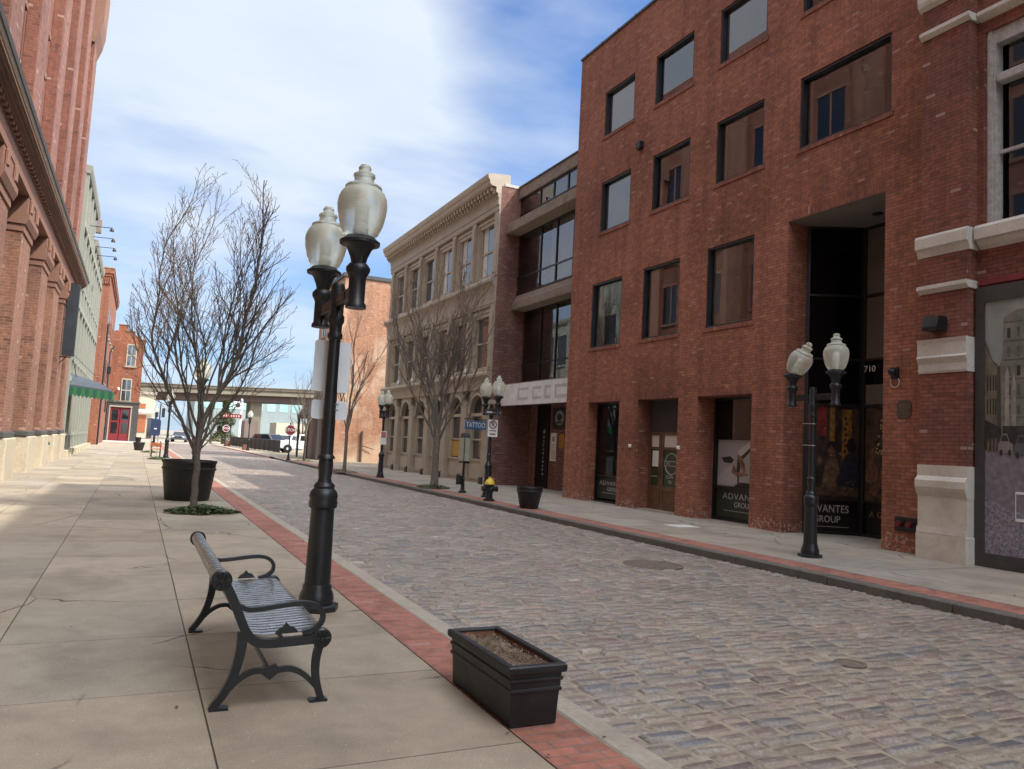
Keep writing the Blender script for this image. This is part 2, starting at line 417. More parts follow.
def globe_mat():
    t = NT('frosted_globe'); o = t.n('ShaderNodeTexCoord').outputs['Object']
    n1 = t.noise(o, 5, 4)
    c = t.ramp(n1, [(.3, (.80,.82,.70)), (.7, (.92,.94,.83))])
    rib = t.n('ShaderNodeTexWave', {'Vector': o, 'Scale': 14., 'Distortion': .4}, bands_direction='Z').outputs[1]
    p = t.princ(Base_Color=c, Roughness=.28, Normal=t.bump(rib, .12, .006))
    p.inputs['Transmission Weight'].default_value = .66; p.inputs['IOR'].default_value = 1.25
    p.inputs['Subsurface Weight'].default_value = .0
    return t.m
M['globe'] = globe_mat()

# ------------------------------------------------------------------ camera
F, YAW, PITCH, ROLL, H = 770.6, .449838, .0813631, .0521439, 1.62
fw = Vector((math.sin(YAW)*math.cos(PITCH), math.cos(YAW)*math.cos(PITCH), math.sin(PITCH)))
r0 = Vector((math.cos(YAW), -math.sin(YAW), 0)); u0 = r0.cross(fw)
cr = r0*math.cos(ROLL) + u0*math.sin(ROLL); cu_ = u0*math.cos(ROLL) - r0*math.sin(ROLL)
cam = bpy.data.cameras.new('camera'); cam.sensor_width = 36; cam.lens = F*36/1024; cam.clip_end = 6000; cam.clip_start = .05
co = bpy.data.objects.new('camera', cam); COL.objects.link(co)
mw = Matrix.Identity(4)
for i in range(3):
    mw[i][0] = cr[i]; mw[i][1] = cu_[i]; mw[i][2] = -fw[i]
mw[0][3], mw[1][3], mw[2][3] = 0, 0, H
co.matrix_world = mw; scene.camera = co

# ------------------------------------------------------------------ world + sun
SUN = Vector((.62, -.60, 1.0)).normalized()
w = bpy.data.worlds.new('World'); scene.world = w; w.use_nodes = True
wt = w.node_tree; wt.nodes.clear()
class WT(NT):
    def __init__(s, t): s.t = t
W = WT(wt)
wo = W.n('ShaderNodeOutputWorld')
sky = W.n('ShaderNodeTexSky', sky_type='NISHITA')
sky.sun_disc = False; sky.sun_elevation = math.asin(SUN.z); sky.sun_rotation = math.atan2(SUN.x, SUN.y)
sky.altitude = 140; sky.air_density = 1.0; sky.dust_density = 1.2; sky.ozone_density = 2.0
d = W.n('ShaderNodeTexCoord').outputs['Generated']
sp = W.n('ShaderNodeSeparateXYZ', {0: d})
den = W.math('ADD', W.math('MAXIMUM', sp.outputs[2], 0), .16)
pv = W.n('ShaderNodeCombineXYZ', {0: W.math('DIVIDE', sp.outputs[0], den), 1: W.math('DIVIDE', sp.outputs[1], den), 2: 0}).outputs[0]
pm = W.n('ShaderNodeMapping', {'Vector': pv, 'Location': (4.4, 12.3, 0), 'Rotation': (0, 0, 2.8), 'Scale': (1, 1.5, 1)}).outputs[0]
n1 = W.noise(pm, .7, 9, .52, .3); n2 = W.noise(pm, 3.0, 8, .6, .3)
cl = W.math('ADD', W.math('MULTIPLY', n1, .88), W.math('MULTIPLY', n2, .12))
def bank(v, lo, hi, amt):     # a broad cloud bank (or a clear gap) in one part of the sky
    dv = W.n('ShaderNodeVectorMath', {0: d, 1: tuple(Vector(v).normalized())}, operation='DOT_PRODUCT').outputs['Value']
    return W.math('MULTIPLY', W.n('ShaderNodeMapRange', {0: dv, 1: lo, 2: hi, 3: 0., 4: 1.}, interpolation_type='SMOOTHSTEP').outputs[0], amt)
for v, lo, hi, amt in (((.19,.87,.45), .90, .995, .15), ((.36,.82,.45), .93, .995, .10), ((.45,.73,.52), .965, .998, -.30), ((.33,.90,.27), .98, .998, -.16), ((.09,.97,.22), .955, .998, -.05), ((-.7,.3,.65), .6, .95, .26)):  # last bank lies out of view, added for pale reflections in upper windows
    cl = W.math('ADD', cl, bank(v, lo, hi, amt))
fac = W.ramp(cl, [(.38, gray(.03)), (.50, gray(.48)), (.64, gray(.97))])
ccol = W.ramp(W.noise(pm, 1.7, 6), [(.3, (2.85,3.3,3.85)), (.7, (3.5,3.75,4.1))])
# clouds on the sun's side, out of view, brightened to fill the shaded street
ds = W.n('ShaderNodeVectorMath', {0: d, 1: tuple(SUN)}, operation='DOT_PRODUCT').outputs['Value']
cloud_fill = W.ramp(W.math('ADD', W.math('MULTIPLY', ds, .5), .5), [(.70, gray(1)), (.83, (5.0,4.7,4.3)), (.97, (13.0,12.0,10.7))])
ccol = W.mix(1, ccol, cloud_fill, 'MULTIPLY')
skyc = W.mix(1, sky.outputs[0], (.30,.55,.84,1), 'MULTIPLY')
lowhaze = W.ramp(sp.outputs[2], [(.0, gray(.75)), (.12, gray(.5)), (.34, gray(0))])   # pale air near the horizon
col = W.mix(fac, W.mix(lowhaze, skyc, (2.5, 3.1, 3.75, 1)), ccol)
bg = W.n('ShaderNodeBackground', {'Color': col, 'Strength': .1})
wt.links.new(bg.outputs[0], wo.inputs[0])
sl = bpy.data.lights.new('sun', 'SUN'); sl.energy = 2.0; sl.angle = R(.53); sl.color = (1, .94, .85)
so = bpy.data.objects.new('sun', sl); COL.objects.link(so)
so.rotation_euler = SUN.to_track_quat('Z', 'Y').to_euler(); so.location = (20, -20, 40)
scene.view_settings.view_transform = 'Standard'; scene.view_settings.look = 'None'
scene.view_settings.exposure = 1.36; scene.view_settings.gamma = 1; scene.view_settings.use_curve_mapping = False
scene.cycles.max_bounces = 8; scene.cycles.transparent_max_bounces = 12

# ------------------------------------------------------------------ setting: ground
def struct(name, mb, mat, **k): return tag(mb.build(name, mat, **k), kind='structure')
rnd = random.Random(5)
struct('ground', MB().quad((-900,-900,-.3),(900,-900,-.3),(900,2500,-.3),(-900,2500,-.3)), M['groundm'])

def slabs(x_lines, y0, y1, dy, yoff, base, var, zt=0, gap=.005):
    mb = MB(); mb.col = base
    rr = random.Random(11)
    for i in range(len(x_lines)-1):
        y = yoff - math.ceil((yoff-y0)/dy)*dy
        while y < y1:
            k = 1 + rr.uniform(-var, var); tint = rr.uniform(-.03, .03)
            mb.col = (base[0]*k*(1+tint), base[1]*k, base[2]*k*(1-tint))
            a, b = max(y, y0)+gap, min(y+dy, y1)-gap
            if b > a:
                z = zt + rr.uniform(-.002, .002)
                mb.box(x_lines[i]+gap, x_lines[i+1]-gap, a, b, zt-.06, z)
            y += dy
    return mb
struct('sidewalk_left_bed', MB().box(-4.4, 2.08, -6, 104, -.2, -.012), M['joint'])
struct('sidewalk_left', slabs([-3.95, -2.03, -.77, .49, 2.07], -6, 104, 1.415, 5.32, (.31,.257,.19), .15), M['slab'])
struct('brick_band_left', MB().box(2.085, 2.5, -6, 104, -.2, -.006), M['paver'])
kb = MB(); y = -6
while y < 104:
    L = rnd.uniform(1.6, 2.4); kb.cbox(2.505, 2.69, y+.004, y+L-.004, -.25, .0+rnd.uniform(-.004,.004), .012); y += L
struct('kerb_left', kb, M['kerb'])
struct('sidewalk_right_bed', MB().box(9.9, 16, -12, 49, -.2, -.012), M['joint'])
struct('sidewalk_right', slabs([9.905, 11.7, 13.3, 14.9, 16], -12, 49, 1.55, 6.9, (.33,.285,.235), .08), M['slab'])
struct('brick_band_right', MB().box(9.41, 9.9, -12, 58, -.2, -.004), M['paver'])
kb = MB(); y = -12
while y < 60:
    L = rnd.uniform(1.6, 2.4); kb.cbox(9.2, 9.405, y+.004, y+L-.004, -.3, rnd.uniform(-.004,.004), .018); y += L
struct('kerb_right', kb, M['kerbd'])
struct('corner_paving', slabs([9.905, 12.5, 15, 18, 22], 49, 100, 2.1, 49, (.29,.24,.165), .12, zt=-.004), M['slab'])
kb = MB(); y = 60
while y < 110:
    L = rnd.uniform(1.6, 2.4); kb.cbox(9.0, 9.2, y+.004, y+L-.004, -.3, rnd.uniform(-.004,.004), .018); y += L
struct('kerb_far', kb, M['paver'])
struct('far_pavement', MB().box(9.2, 9.905, 58, 110, -.2, -.008), M['conc2'])
# granite setts, every stone modelled
road = MB(); road.col = (.2,.17,.15)
def roadz(x): return -.035 - .085*(x-2.69)/6.5 + .05*math.sin(math.pi*(x-2.69)/6.5)
tones = [(.165,.14,.125),(.19,.14,.125),(.135,.135,.145),(.21,.15,.135),(.125,.128,.14),(.185,.165,.145),(.195,.15,.13),(.165,.135,.13),(.215,.19,.165),(.135,.132,.13),(.20,.17,.14),(.17,.14,.125),(.195,.155,.125)]
MH = ((7.3, 9.82), .47); MH2 = ((5.52, 4.66), .13)
y = -3.0; row = 0
while y < 58:
    dep = rnd.uniform(.105, .15)
    x = 2.70 + rnd.uniform(-.2, 0)
    while x < 9.195:
        wd = rnd.choice((.2,.24,.26,.28,.31,.34)) * rnd.uniform(.9,1.1)
        a, b = max(x, 2.695), min(x+wd, 9.197)
        x += wd
        if b-a < .05: continue
        cx = (a+b)/2
        cy0 = y + .06*math.sin(cx*1.3+row*.02) + .04*math.sin(cx*3.1+row*.09) + .012*math.sin(cx*9+row*1.7)
        skip = False
        for (c, rr) in (MH, MH2):
            if (max(abs(cx-c[0])-(b-a)/2*.6,0))**2 + (max(abs(cy0+dep/2-c[1])-dep/2*.6,0))**2 < rr**2: skip = True
        if skip: continue
        g = rnd.uniform(.007, .015); k = rnd.uniform(.76, 1.22); tn = rnd.choice(tones)
        if rnd.random() < .008: tn = (.30,.275,.235)
        road.col = (tn[0]*k*1.05, tn[1]*k, tn[2]*k*.95)
        zt = roadz(cx) + rnd.uniform(-.007, .007); e = rnd.uniform(.022, .04); h = rnd.uniform(.016,.026)
        j = lambda s=.010: rnd.uniform(-s, s)
        O = [(a+g+j(), cy0+g+j()), (b-g+j(), cy0+g+j()), (b-g+j(), cy0+dep-g+j()), (a+g+j(), cy0+dep-g+j())]
        mx, my = sum(p[0] for p in O)/4, sum(p[1] for p in O)/4
        I = [(p[0]+(mx-p[0])/max(abs(mx-p[0]),.01)*min(e,abs(mx-p[0])*.6), p[1]+(my-p[1])/max(abs(my-p[1]),.01)*min(e,abs(my-p[1])*.6)) for p in O]
        tx, ty = j(.02), j(.03)
        top = [(p[0], p[1], zt + tx*(p[0]-mx)/.15*.3 + ty*(p[1]-my)/.08*.25) for p in I]
        vs = [(p[0], p[1], zt-h-.03) for p in O] + [(p[0], p[1], zt-h) for p in O] + top + [(mx, my, zt+.006)]
        fs = []
        for q in range(4):
            r_ = (q+1) % 4; fs += [(8+q, 8+r_, 12)]
        sl_ = []
        for q in range(4):
            r_ = (q+1) % 4; sl_ += [(q, r_, 4+r_, 4+q), (4+q, 4+r_, 8+r_, 8+q)]
        nv = len(road.v); road.v += vs
        road.f += [tuple(i+nv for i in f) for f in fs]; road.c += [road.col]*4
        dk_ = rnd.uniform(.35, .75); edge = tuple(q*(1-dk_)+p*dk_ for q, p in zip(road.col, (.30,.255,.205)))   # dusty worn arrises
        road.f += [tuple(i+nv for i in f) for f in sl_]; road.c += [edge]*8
    y += dep; row += 1
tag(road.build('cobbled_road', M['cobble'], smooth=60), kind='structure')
gb = MB(); ny = 60; nx = 12
for i in range(nx):
    xa, xb = 2.69+i*6.51/nx, 2.69+(i+1)*6.51/nx
    gb.quad((xa,-12,roadz(xa)-.016),(xb,-12,roadz(xb)-.016),(xb,58.3,roadz(xb)-.016),(xa,58.3,roadz(xa)-.016))
struct('road_bed', gb, M['grout'])
struct('far_road', MB().box(2.69, 9.0, 58.3, 104, -.2, -.07), brick('far_setts', (.22,.175,.145), (.16,.125,.11), (.24,.2,.155), bw=.3, bh=.15, ms=.012))
struct('cross_street', MB().box(-60, 90, 104, 135, -.2, -.05), M['conc2'])
struct('parking_lot', MB().box(22, 90, 49, 104, -.2, -.012).box(9.905, 22, 100, 104, -.2, -.012), M['asph'])
# manhole lids (each a thing)
def lid(name, label, c, r, z, spokes):
    mb = MB(); mb.lathe([(r, -.06), (r, 0), (r-.03, .003), (r-.035, -.006), (0.01, -.004)], (c[0], c[1], z), 40)
    k = int(r/.055)
    for i in range(-k, k+1):
        for j in range(-k, k+1):
            if (i+j) % 2 == 0 and math.hypot(i, j)*.05 < r-.06:
                mb.box(c[0]+i*.05-.016, c[0]+i*.05+.016, c[1]+j*.05-.016, c[1]+j*.05+.016, z-.01, z-.003)
    return tag(mb.build(name, M['lid'], loc=(c[0], c[1], z)), label, 'manhole cover')
lid('manhole_cover', 'large round brown iron manhole cover in the middle of the cobbles', MH[0], .46, roadz(7.4)+.006, 0)
lid('valve_cover', 'small oval rusty iron valve cover among the near cobbles', MH2[0], .13, roadz(6.0)+.004, 0)
tag(MB().box(11.3, 11.95, 14.3, 14.85, -.05, .006).build('utility_lid', M['signw']), 'pale rectangular utility lid set in the pavement before the brick office', 'utility lid')

# ------------------------------------------------------------------ right side: brick office building
def paneX(X, y0, y1, z0, z1, out=-1):
    q = [(X,y0,z0),(X,y0,z1),(X,y1,z1),(X,y1,z0)]
    return MB().quad(*(q if out < 0 else q[::-1]))
def frameX(X, y0, y1, z0, z1, w, d, bars_y=(), bars_z=(), bw=None):
    mb = MB(); bw = bw or w
    mb.box(X, X+d, y0, y0+w, z0, z1).box(X, X+d, y1-w, y1, z0, z1)
    mb.box(X, X+d, y0+w, y1-w, z0, z0+w).box(X, X+d, y0+w, y1-w, z1-w, z1)
    for b in bars_y: mb.box(X+.002, X+d-.002, b-bw/2, b+bw/2, z0+w, z1-w)
    for b in bars_z: mb.box(X+.004, X+d-.004, y0+w, y1-w, b-bw/2, b+bw/2)
    return mb
def niche(X0, X1, y0, y1, z0, z1):
    """the room just behind a window: back, sides, floor, ceiling"""
    mb = MB()
    mb.quad((X1,y0,z0),(X1,y0,z1),(X1,y1,z1),(X1,y1,z0))
    mb.quad((X0,y0,z0),(X1,y0,z0),(X1,y0,z1),(X0,y0,z1)); mb.quad((X0,y1,z0),(X0,y1,z1),(X1,y1,z1),(X1,y1,z0))
    mb.quad((X0,y0,z0),(X0,y1,z0),(X1,y1,z0),(X1,y0,z0)); mb.quad((X0,y0,z1),(X1,y0,z1),(X1,y1,z1),(X0,y1,z1))
    return mb

OX = 13.45
office = thing('office_building', 'four storey red brick office block with square punched windows and a tall black recessed entrance', 'building', (OX, 16.6, 0))
wins = [(20.23,22.02,5.05,7.23),(17.33,19.1,5.05,7.23),(14.41,16.18,5.05,7.23),
        (19.98,21.7,8.93,10.66),(17.05,18.82,8.93,10.66),(14.18,15.95,8.93,10.66),(10.56,13.02,8.93,10.66),
        (19.96,21.7,12.25,13.82),(17.03,18.84,12.25,13.82),(14.16,15.92,12.25,13.82),(10.55,13.0,12.25,13.82)]
doors = [(20.1,21.95,-.1,3.24,.5),(17.2,19.12,-.1,3.24,.6),(14.36,16.38,-.1,3.24,.72),(10.67,13.3,-.1,7.27,.64)]
wb = MB().wallx(OX, 9.76, 23.4, -.2, 15.7, [h+(.2,) for h in wins] + doors, .2)
wb.quad((OX,23.4,-.2),(OX,23.4,15.7),(32,23.4,15.7),(32,23.4,-.2)).quad((OX,9.76,-.2),(32,9.76,-.2),(32,9.76,15.7),(OX,9.76,15.7)).quad((32,9.76,-.2),(32,23.4,-.2),(32,23.4,15.7),(32,9.76,15.7))
wall = wb.build('wall', M['brickR'], office)
MB().box(OX+.3, 31.9, 9.9, 23.2, 15.2, 15.4).build('roof', M['roofm'], office)
cp = MB().box(OX-.04, OX+.3, 9.77, 23.44, 15.703, 15.78)
for k in range(14): cp.box(OX-.05, OX+.31, 10+k, 10.05+k, 15.69, 15.8)
cp.build('coping', M['bronze'], office)
for i, (y0, y1, z0, z1) in enumerate(wins):
    X = OX+.03
    wn = paneX(X+.12, y0+.05, y1-.05, z0+.05, z1-.05).build('window', M['glassR'], office)
    fr = frameX(X, y0+.002, y1-.002, z0+.002, z1-.002, .055, .165)
    f = fr.build('frame', M['blue_frame'], wn)
    MB().box(OX-.025, OX+.027, y0-.06, y1+.06, z0-.1, z0+.002).build('sill', M['soldR'], wn)
    if i in (3, 7, 9): MB().box(OX+.205, OX+.215, y0+.06, y1-.06, z0+.06, z1-.06).build('blind_or_sky_panel', simple('pale_blind_and_sky', (.66,.68,.67), .8, .05, 2), wn)  # left-column panels put pale sky reflection into the colour; the other is a blind
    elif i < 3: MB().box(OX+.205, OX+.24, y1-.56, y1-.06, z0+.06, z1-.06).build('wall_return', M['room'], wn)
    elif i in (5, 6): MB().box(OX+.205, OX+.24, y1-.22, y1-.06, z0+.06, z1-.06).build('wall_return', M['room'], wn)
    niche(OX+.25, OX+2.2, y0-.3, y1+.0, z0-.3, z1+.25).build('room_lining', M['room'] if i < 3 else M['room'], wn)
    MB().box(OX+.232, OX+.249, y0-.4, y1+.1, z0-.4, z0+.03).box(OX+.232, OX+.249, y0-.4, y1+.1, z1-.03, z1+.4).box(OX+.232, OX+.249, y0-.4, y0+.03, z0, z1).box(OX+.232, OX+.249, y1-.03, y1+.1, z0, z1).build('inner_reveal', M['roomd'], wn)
# soldier course lintels
for (y0, y1, z1) in ((20.1,21.95,3.24),(17.2,19.12,3.24),(14.36,16.38,3.24),(10.67,13.3,7.27)):
    MB().box(OX-.004, OX+.1, y0-.0, y1+.0, z1+.001, z1+.23).build('soldier_lintel', M['soldR'], office)
# --- ground floor shop windows and door
green = flat('olive_film', (.03,.04,.025), .5)
def glyph_rows(parent, x, yc, z, wid, line1, s1, line2, s2, mat):
    text(line1, s1, (x, yc, z), (0,-1,0), (0,0,1), mat, parent, width=wid, spacing=1.1)
    if line2: text(line2, s2, (x, yc, z-s1*.95), (0,-1,0), (0,0,1), mat, parent)
sw = M['signw']; dimw = flat('dim_lettering', (.42,.42,.4), .6)
# window A
X = OX+.4
a = paneX(X, 20.12, 21.93, .84, 3.2).build('shop_window', M['glassS'], office)
frameX(X-.03, 20.102, 21.948, .0, 3.238, .06, .09, bars_z=(.85,)).build('frame', M['bronze'], a)
MB().box(X+.06, X+.07, 20.12, 21.9, .12, .8).build('film_panel', green, a)
MB().box(X+.06, X+.08, 20.12, 21.9, .9, 3.15).build('dark_poster', flat('dark_slate_poster', (.02,.024,.03), .5), a)
pm_ = MB()
for (u, v, du, dv) in ((20.24,2.7,.10,.2),(20.2,2.3,.12,.35),(20.22,1.0,.15,.55)): pm_.box(X+.05, X+.059, u, u+du, v, v+dv)
pm_.build('poster_figure', flat('faded_figure', (.2,.19,.16), .7), a)
glyph_rows(a, X+.058, 21.0, .62, 1.5, 'ADVANTES', .2, 'GROUP', .17, dimw)
MB().box(X+.05, X+.057, 20.4, 21.6, .3, .315).build('rule', dimw, a)
# door
X = OX+.46
def leaf(y0, y1):
    m = MB()
    m.box(X, X+.055, y0, y0+.1, .02, 2.3).box(X, X+.055, y1-.1, y1, .02, 2.3)
    for z0, z1 in ((.02,.2),(.58,.72),(1.78,1.86),(2.2,2.3)): m.box(X+.002, X+.053, y0+.1, y1-.1, z0, z1)
    m.box(X+.02, X+.04, y0+.1, y1-.1, .2, .58)
    return m
for (y0, y1) in ((18.52,19.1),(17.55,18.5)):
    l = leaf(y0, y1).build('door', M['wood'], office)
    paneX(X+.03, y0+.1, y1-.1, .72, 1.78).build('pane', flat('green_film', (.03,.05,.022), .35), l)
    paneX(X+.031, y0+.1, y1-.1, 1.86, 2.2).build('pane', M['room'], l)
    MB().tube([(X-.05,y0+.06 if y0>18 else y1-.05,.95),(X-.05,y0+.06 if y0>18 else y1-.05,1.25)],.012).build('handle', M['bronze'], l)
    if y0 > 18:
        MB().box(X+.018, X+.026, 18.64, 18.94, 1.28, 1.75).build('notice', M['signw'], l)
        MB().box(X+.02, X+.027, 18.62, 18.98, .98, 1.0).build('lettering', dimw, l)
    else:
        ring = [(X+.02, 18.02+.3*math.cos(t*math.pi/20), 1.38+.3*math.sin(t*math.pi/20)) for t in range(41)]
        MB().tube(ring, .014, 5, False).build('emblem', dimw, l)
        MB().box(X+.014, X+.024, 17.66, 18.38, 1.31, 1.46).build('emblem_band', flat('emblem_green', (.05,.07,.04), .5), l)
        MB().box(X+.01, X+.016, 17.66, 18.38, 1.445, 1.46).box(X+.01, X+.016, 17.66, 18.38, 1.31, 1.325).build('emblem_rule', dimw, l)
        text('BA', .12, (X+.012, 18.16, 1.385), (0,-1,0), (0,0,1), dimw, l)
        text('CON', .15, (X+.026, 18.1, 1.0), (0,-1,0), (0,0,1), dimw, l)
        text('BU', .13, (X+.026, 18.06, .86), (0,-1,0), (0,0,1), dimw, l)
MB().box(X+.003, X+.05, 17.205, 17.54, .02, 2.3).build('door_post', M['wood'], office)
MB().box(X+.002, X+.05, 17.2+.004, 19.12-.004, 2.31, 3.236).build('transom_panel', M['roomd'], office)
MB().box(OX+.1, OX+.7, 17.21, 19.11, -.05, .03).build('doorstep', M['conc2'], office)
# window C with photo poster of hands
X = OX+.62
c = paneX(X, 14.4, 16.36, 2.13, 3.2).build('shop_window', M['glassS'], office)
frameX(X-.03, 14.382, 16.378, .0, 3.238, .07, .09, bars_z=(.86,)).build('frame', M['bronze'], c)
niche(X+.12, X+1.6, 14.3, 16.36, 0, 3.23).build('room_lining', M['roomd'], c)
MB().box(X+.06, X+.07, 14.42, 16.3, .08, .82).build('film_panel', green, c)
MB().box(X+.07, X+.08, 14.42, 16.3, .9, 2.12).build('poster', flat('poster_grey', (.34,.33,.33), .6), c)
def ypoly(pts, x, th, mat, parent, name='poster_shape'):
    MB().prism(pts, x-th, x, 'x').build(name, mat, parent)
px_ = X+.0695
def PP(u, v): return (16.28-u*1.2, .9+v*1.2)     # u: left->right, v: bottom->top
ypoly([PP(*q) for q in ((.62,.72),(1,.98),(1,.78),(.72,.56),(.66,.1),(1,.1),(1,0),(.55,0))], px_, .001, flat('poster_dark', (.035,.028,.025), .6), c)
ypoly([PP(*q) for q in ((.62,.78),(1,1.0),(1,.86),(.66,.62))], px_-.0012, .001, flat('poster_white', (.5,.5,.5), .6), c)
ypoly([PP(*q) for q in ((.1,.62),(.38,.66),(.5,.58),(.42,.5),(.18,.52))], px_-.0012, .001, flat('poster_dark2', (.03,.03,.03), .6), c)
ypoly([PP(*q) for q in ((0,.05),(.0,.2),(.42,.48),(.5,.3),(.62,.26),(.62,.06),(.4,0))], px_-.0024, .001, flat('poster_sleeve', (.42,.4,.41), .6), c)
skin = simple('poster_skin', (.26,.13,.08), .6, .5, 14, bump=0); skin2 = simple('poster_skin_shade', (.12,.055,.035), .6, .6, 14, bump=0)
ypoly([PP(*q) for q in ((.62,.66),(.7,.7),(.84,.5),(.88,.32),(.78,.3),(.72,.42))], px_-.0036, .001, skin, c)
ypoly([PP(*q) for q in ((.46,.44),(.52,.46),(.62,.32),(.95,.3),(.95,.26),(.6,.22),(.44,.3))], px_-.0048, .001, skin, c)
ypoly([PP(*q) for q in ((.7,.56),(.74,.6),(.83,.44),(.8,.42))], px_-.006, .001, skin2, c)
ypoly([PP(*q) for q in ((.5,.4),(.54,.42),(.6,.34),(.56,.32))], px_-.006, .001, skin2, c)
glyph_rows(c, X+.058, 15.3, .64, 1.5, 'ADVANTES', .22, 'GROUP', .19, dimw)
MB().box(X+.05, X+.057, 14.5, 16.0, .26, .272).build('rule', dimw, c)
# --- entrance recess: a splayed black glass front
EA = Vector((14.08, 13.285, 0)); EB = Vector((15.2, 12.6, 0)); EC = Vector((15.2, 10.55, 0))
def plane_poly(o, r, pts, off, th, mat, parent, name='poster_shape'):
    n = r.cross(Vector((0,0,1)))
    m = MB(); k = len(pts)
    vs = [o + r*p[0] + Vector((0,0,p[1])) + n*off for p in pts] + [o + r*p[0] + Vector((0,0,p[1])) + n*(off-th) for p in pts]
    fs = [tuple(range(k)), tuple(range(2*k-1, k-1, -1))] + [(i, k+i, k+(i+1)%k, (i+1)%k) for i in range(k)]
    return m.add(vs, fs).build(name, mat, parent)
def rect(u0, u1, v0, v1): return [(u0,v0),(u1,v0),(u1,v1),(u0,v1)]
r1 = (EB-EA).normalized(); L1 = (EB-EA).length; r2 = Vector((0,-1,0)); L2 = (EC-EB).length
for o, r, L in ((EA, r1, L1), (EB, r2, L2)):
    plane_poly(o, r, rect(-.02, L+.02, -.05, 7.35), -.06, .08, M['soot'], office, 'entrance_screen')
    plane_poly(o, r, rect(.03, L-.03, 3.06, 7.24), -.03, .006, M['glassE'], office, 'entrance_glass')
    for zb in (.04, .80, 3.0, 4.08, 5.6, 7.24): plane_poly(o, r, rect(.0, L, zb-.025, zb+.025), .02, .09, M['bronze'], office, 'entrance_rail')
    for ub in (.03, L-.03): plane_poly(o, r, rect(ub-.035, ub+.035, 0, 7.26), .024, .1, M['bronze'], office, 'entrance_post')
tau = simple('taupe_panel', (.11,.095,.08), .5, .15, 1.5)
for (z0, z1) in ((3.04,3.5),(4.1,5.56),(5.64,7.2)): plane_poly(EB, r2, rect(.06, L2-.06, z0, z1), -.015, .01, tau, office, 'entrance_side_panel')
text('710', .21, EB + r2*.20 + Vector((-.02,0,3.86)), r2, (0,0,1), M['signw'], office, 'house_number')
MB().prism([(OX+.01,10.675),(OX+.01,13.295),(14.1,13.295),(15.26,12.6),(15.26,10.675)], 7.262, 7.268, 'z').build('soffit', simple('pale_soffit', (.22,.2,.18), .8, .1, 2), office)
MB().lathe([(.11,-.03),(.11,0)], (14.5, 11.7, 7.262), 20).build('downlight', M['bronze'], office)
# restaurant photo: warm night interior with seated people
plane_poly(EA, r1, rect(.07, L1-.07, .83, 2.97), -.02, .01, simple('poster_night', (.03,.018,.013), .5, .9, 5, bump=0), office, 'entrance_poster')
pf = lambda n_, c_: simple(n_, c_, .5, .65, 9, bump=0)
pr = pf('poster_red', (.16,.014,.014)); po = pf('poster_amber', (.2,.1,.018)); pbk = flat('poster_black', (.004,.004,.005), .5)
pn = pf('poster_navy', (.012,.012,.03)); pg = pf('poster_flowered', (.1,.07,.035))
SO, SR, SW = EA + r1*.07, r1, L1-.14
def shp(pts, mat, k): plane_poly(SO, SR, [(q[0]*SW, .83+q[1]*2.14) for q in pts], -.018+.0015*k, .001, mat, office)
shp([(.0,.62),(.12,.62),(.12,1),(.0,1)], flat('poster_maroon', (.12,.02,.02), .5), 0)
shp([(.2,.68),(.38,.66),(.38,1),(.2,1)], pr, 0)
shp([(.44,.62),(.54,.62),(.54,1),(.44,1)], po, 0)
shp([(.68,.4),(.86,.4),(.86,.97),(.68,.97)], po, 0)
for i in range(7): shp([(.72+.02*(i%2),.5+.06*i),(.76+.02*(i%2),.5+.06*i),(.76+.02*(i%2),.53+.06*i),(.72+.02*(i%2),.53+.06*i)], pbk, 1)
for (cx, cz, r_, m, k) in ((.47,.52,.07,skin2,2),(.86,.58,.09,pbk,2)):
    shp([(cx+r_*math.cos(t*.52), cz+r_*.95*math.sin(t*.52)) for t in range(12)], m, k)
shp([(.38,.6),(.45,.62),(.54,.6),(.54,.52),(.48,.58),(.4,.52)], pbk, 3)
shp([(.3,.12),(.36,.36),(.46,.44),(.6,.42),(.64,.28),(.56,.2),(.6,.1)], pg, 3)
shp([(.36,.36),(.42,.34),(.56,.12),(.5,.1)], skin2, 4)
shp([(.62,.14),(.68,.4),(.8,.5),(.96,.48),(1.0,.36),(1.0,.14)], pn, 3)
shp([(.0,.03),(1,.03),(1,.12),(.3,.12),(.0,.09)], pf('poster_table', (.06,.035,.018)), 5)
for i in range(26):      # lamps, bottles and glints of the bar behind them
    u, v = rnd.uniform(.03,.95), rnd.choice((rnd.uniform(.1,.2), rnd.uniform(.45,.95))); s_ = rnd.uniform(.006,.016)
    shp([(u-s_,v),(u,v-s_*1.2),(u+s_,v),(u,v+s_*1.2)], pf('poster_glint', (.32,.18,.07)) if i == 0 else bpy.data.materials['poster_glint'], 5.5)
for (u, w_, h_) in ((.14,.1,.34),(.26,.09,.3)):
    shp([(u-w_,.12),(u-w_*.8,h_),(u-w_*.3,h_+.05),(u+w_*.3,h_+.05),(u+w_*.8,h_),(u+w_,.12)], pf('poster_shadow', (.02,.012,.012)), 1.2)
    shp([(u+.045*math.cos(t*.52), h_+.1+.045*math.sin(t*.52)) for t in range(12)], skin2, 1.3)
text('ADVANTES', .25, EA + r1*.55 + Vector((0,0,.58)) - r1.cross(Vector((0,0,1)))*.012, r1, (0,0,1), dimw, office, width=.98, spacing=1.1)
text('GROUP', .22, EA + r1*.55 + Vector((0,0,.34)) - r1.cross(Vector((0,0,1)))*.012, r1, (0,0,1), dimw, office, width=.6)
plane_poly(EA, r1, rect(.1, 1.05, .17, .18), -.01, .003, dimw, office, 'rule')
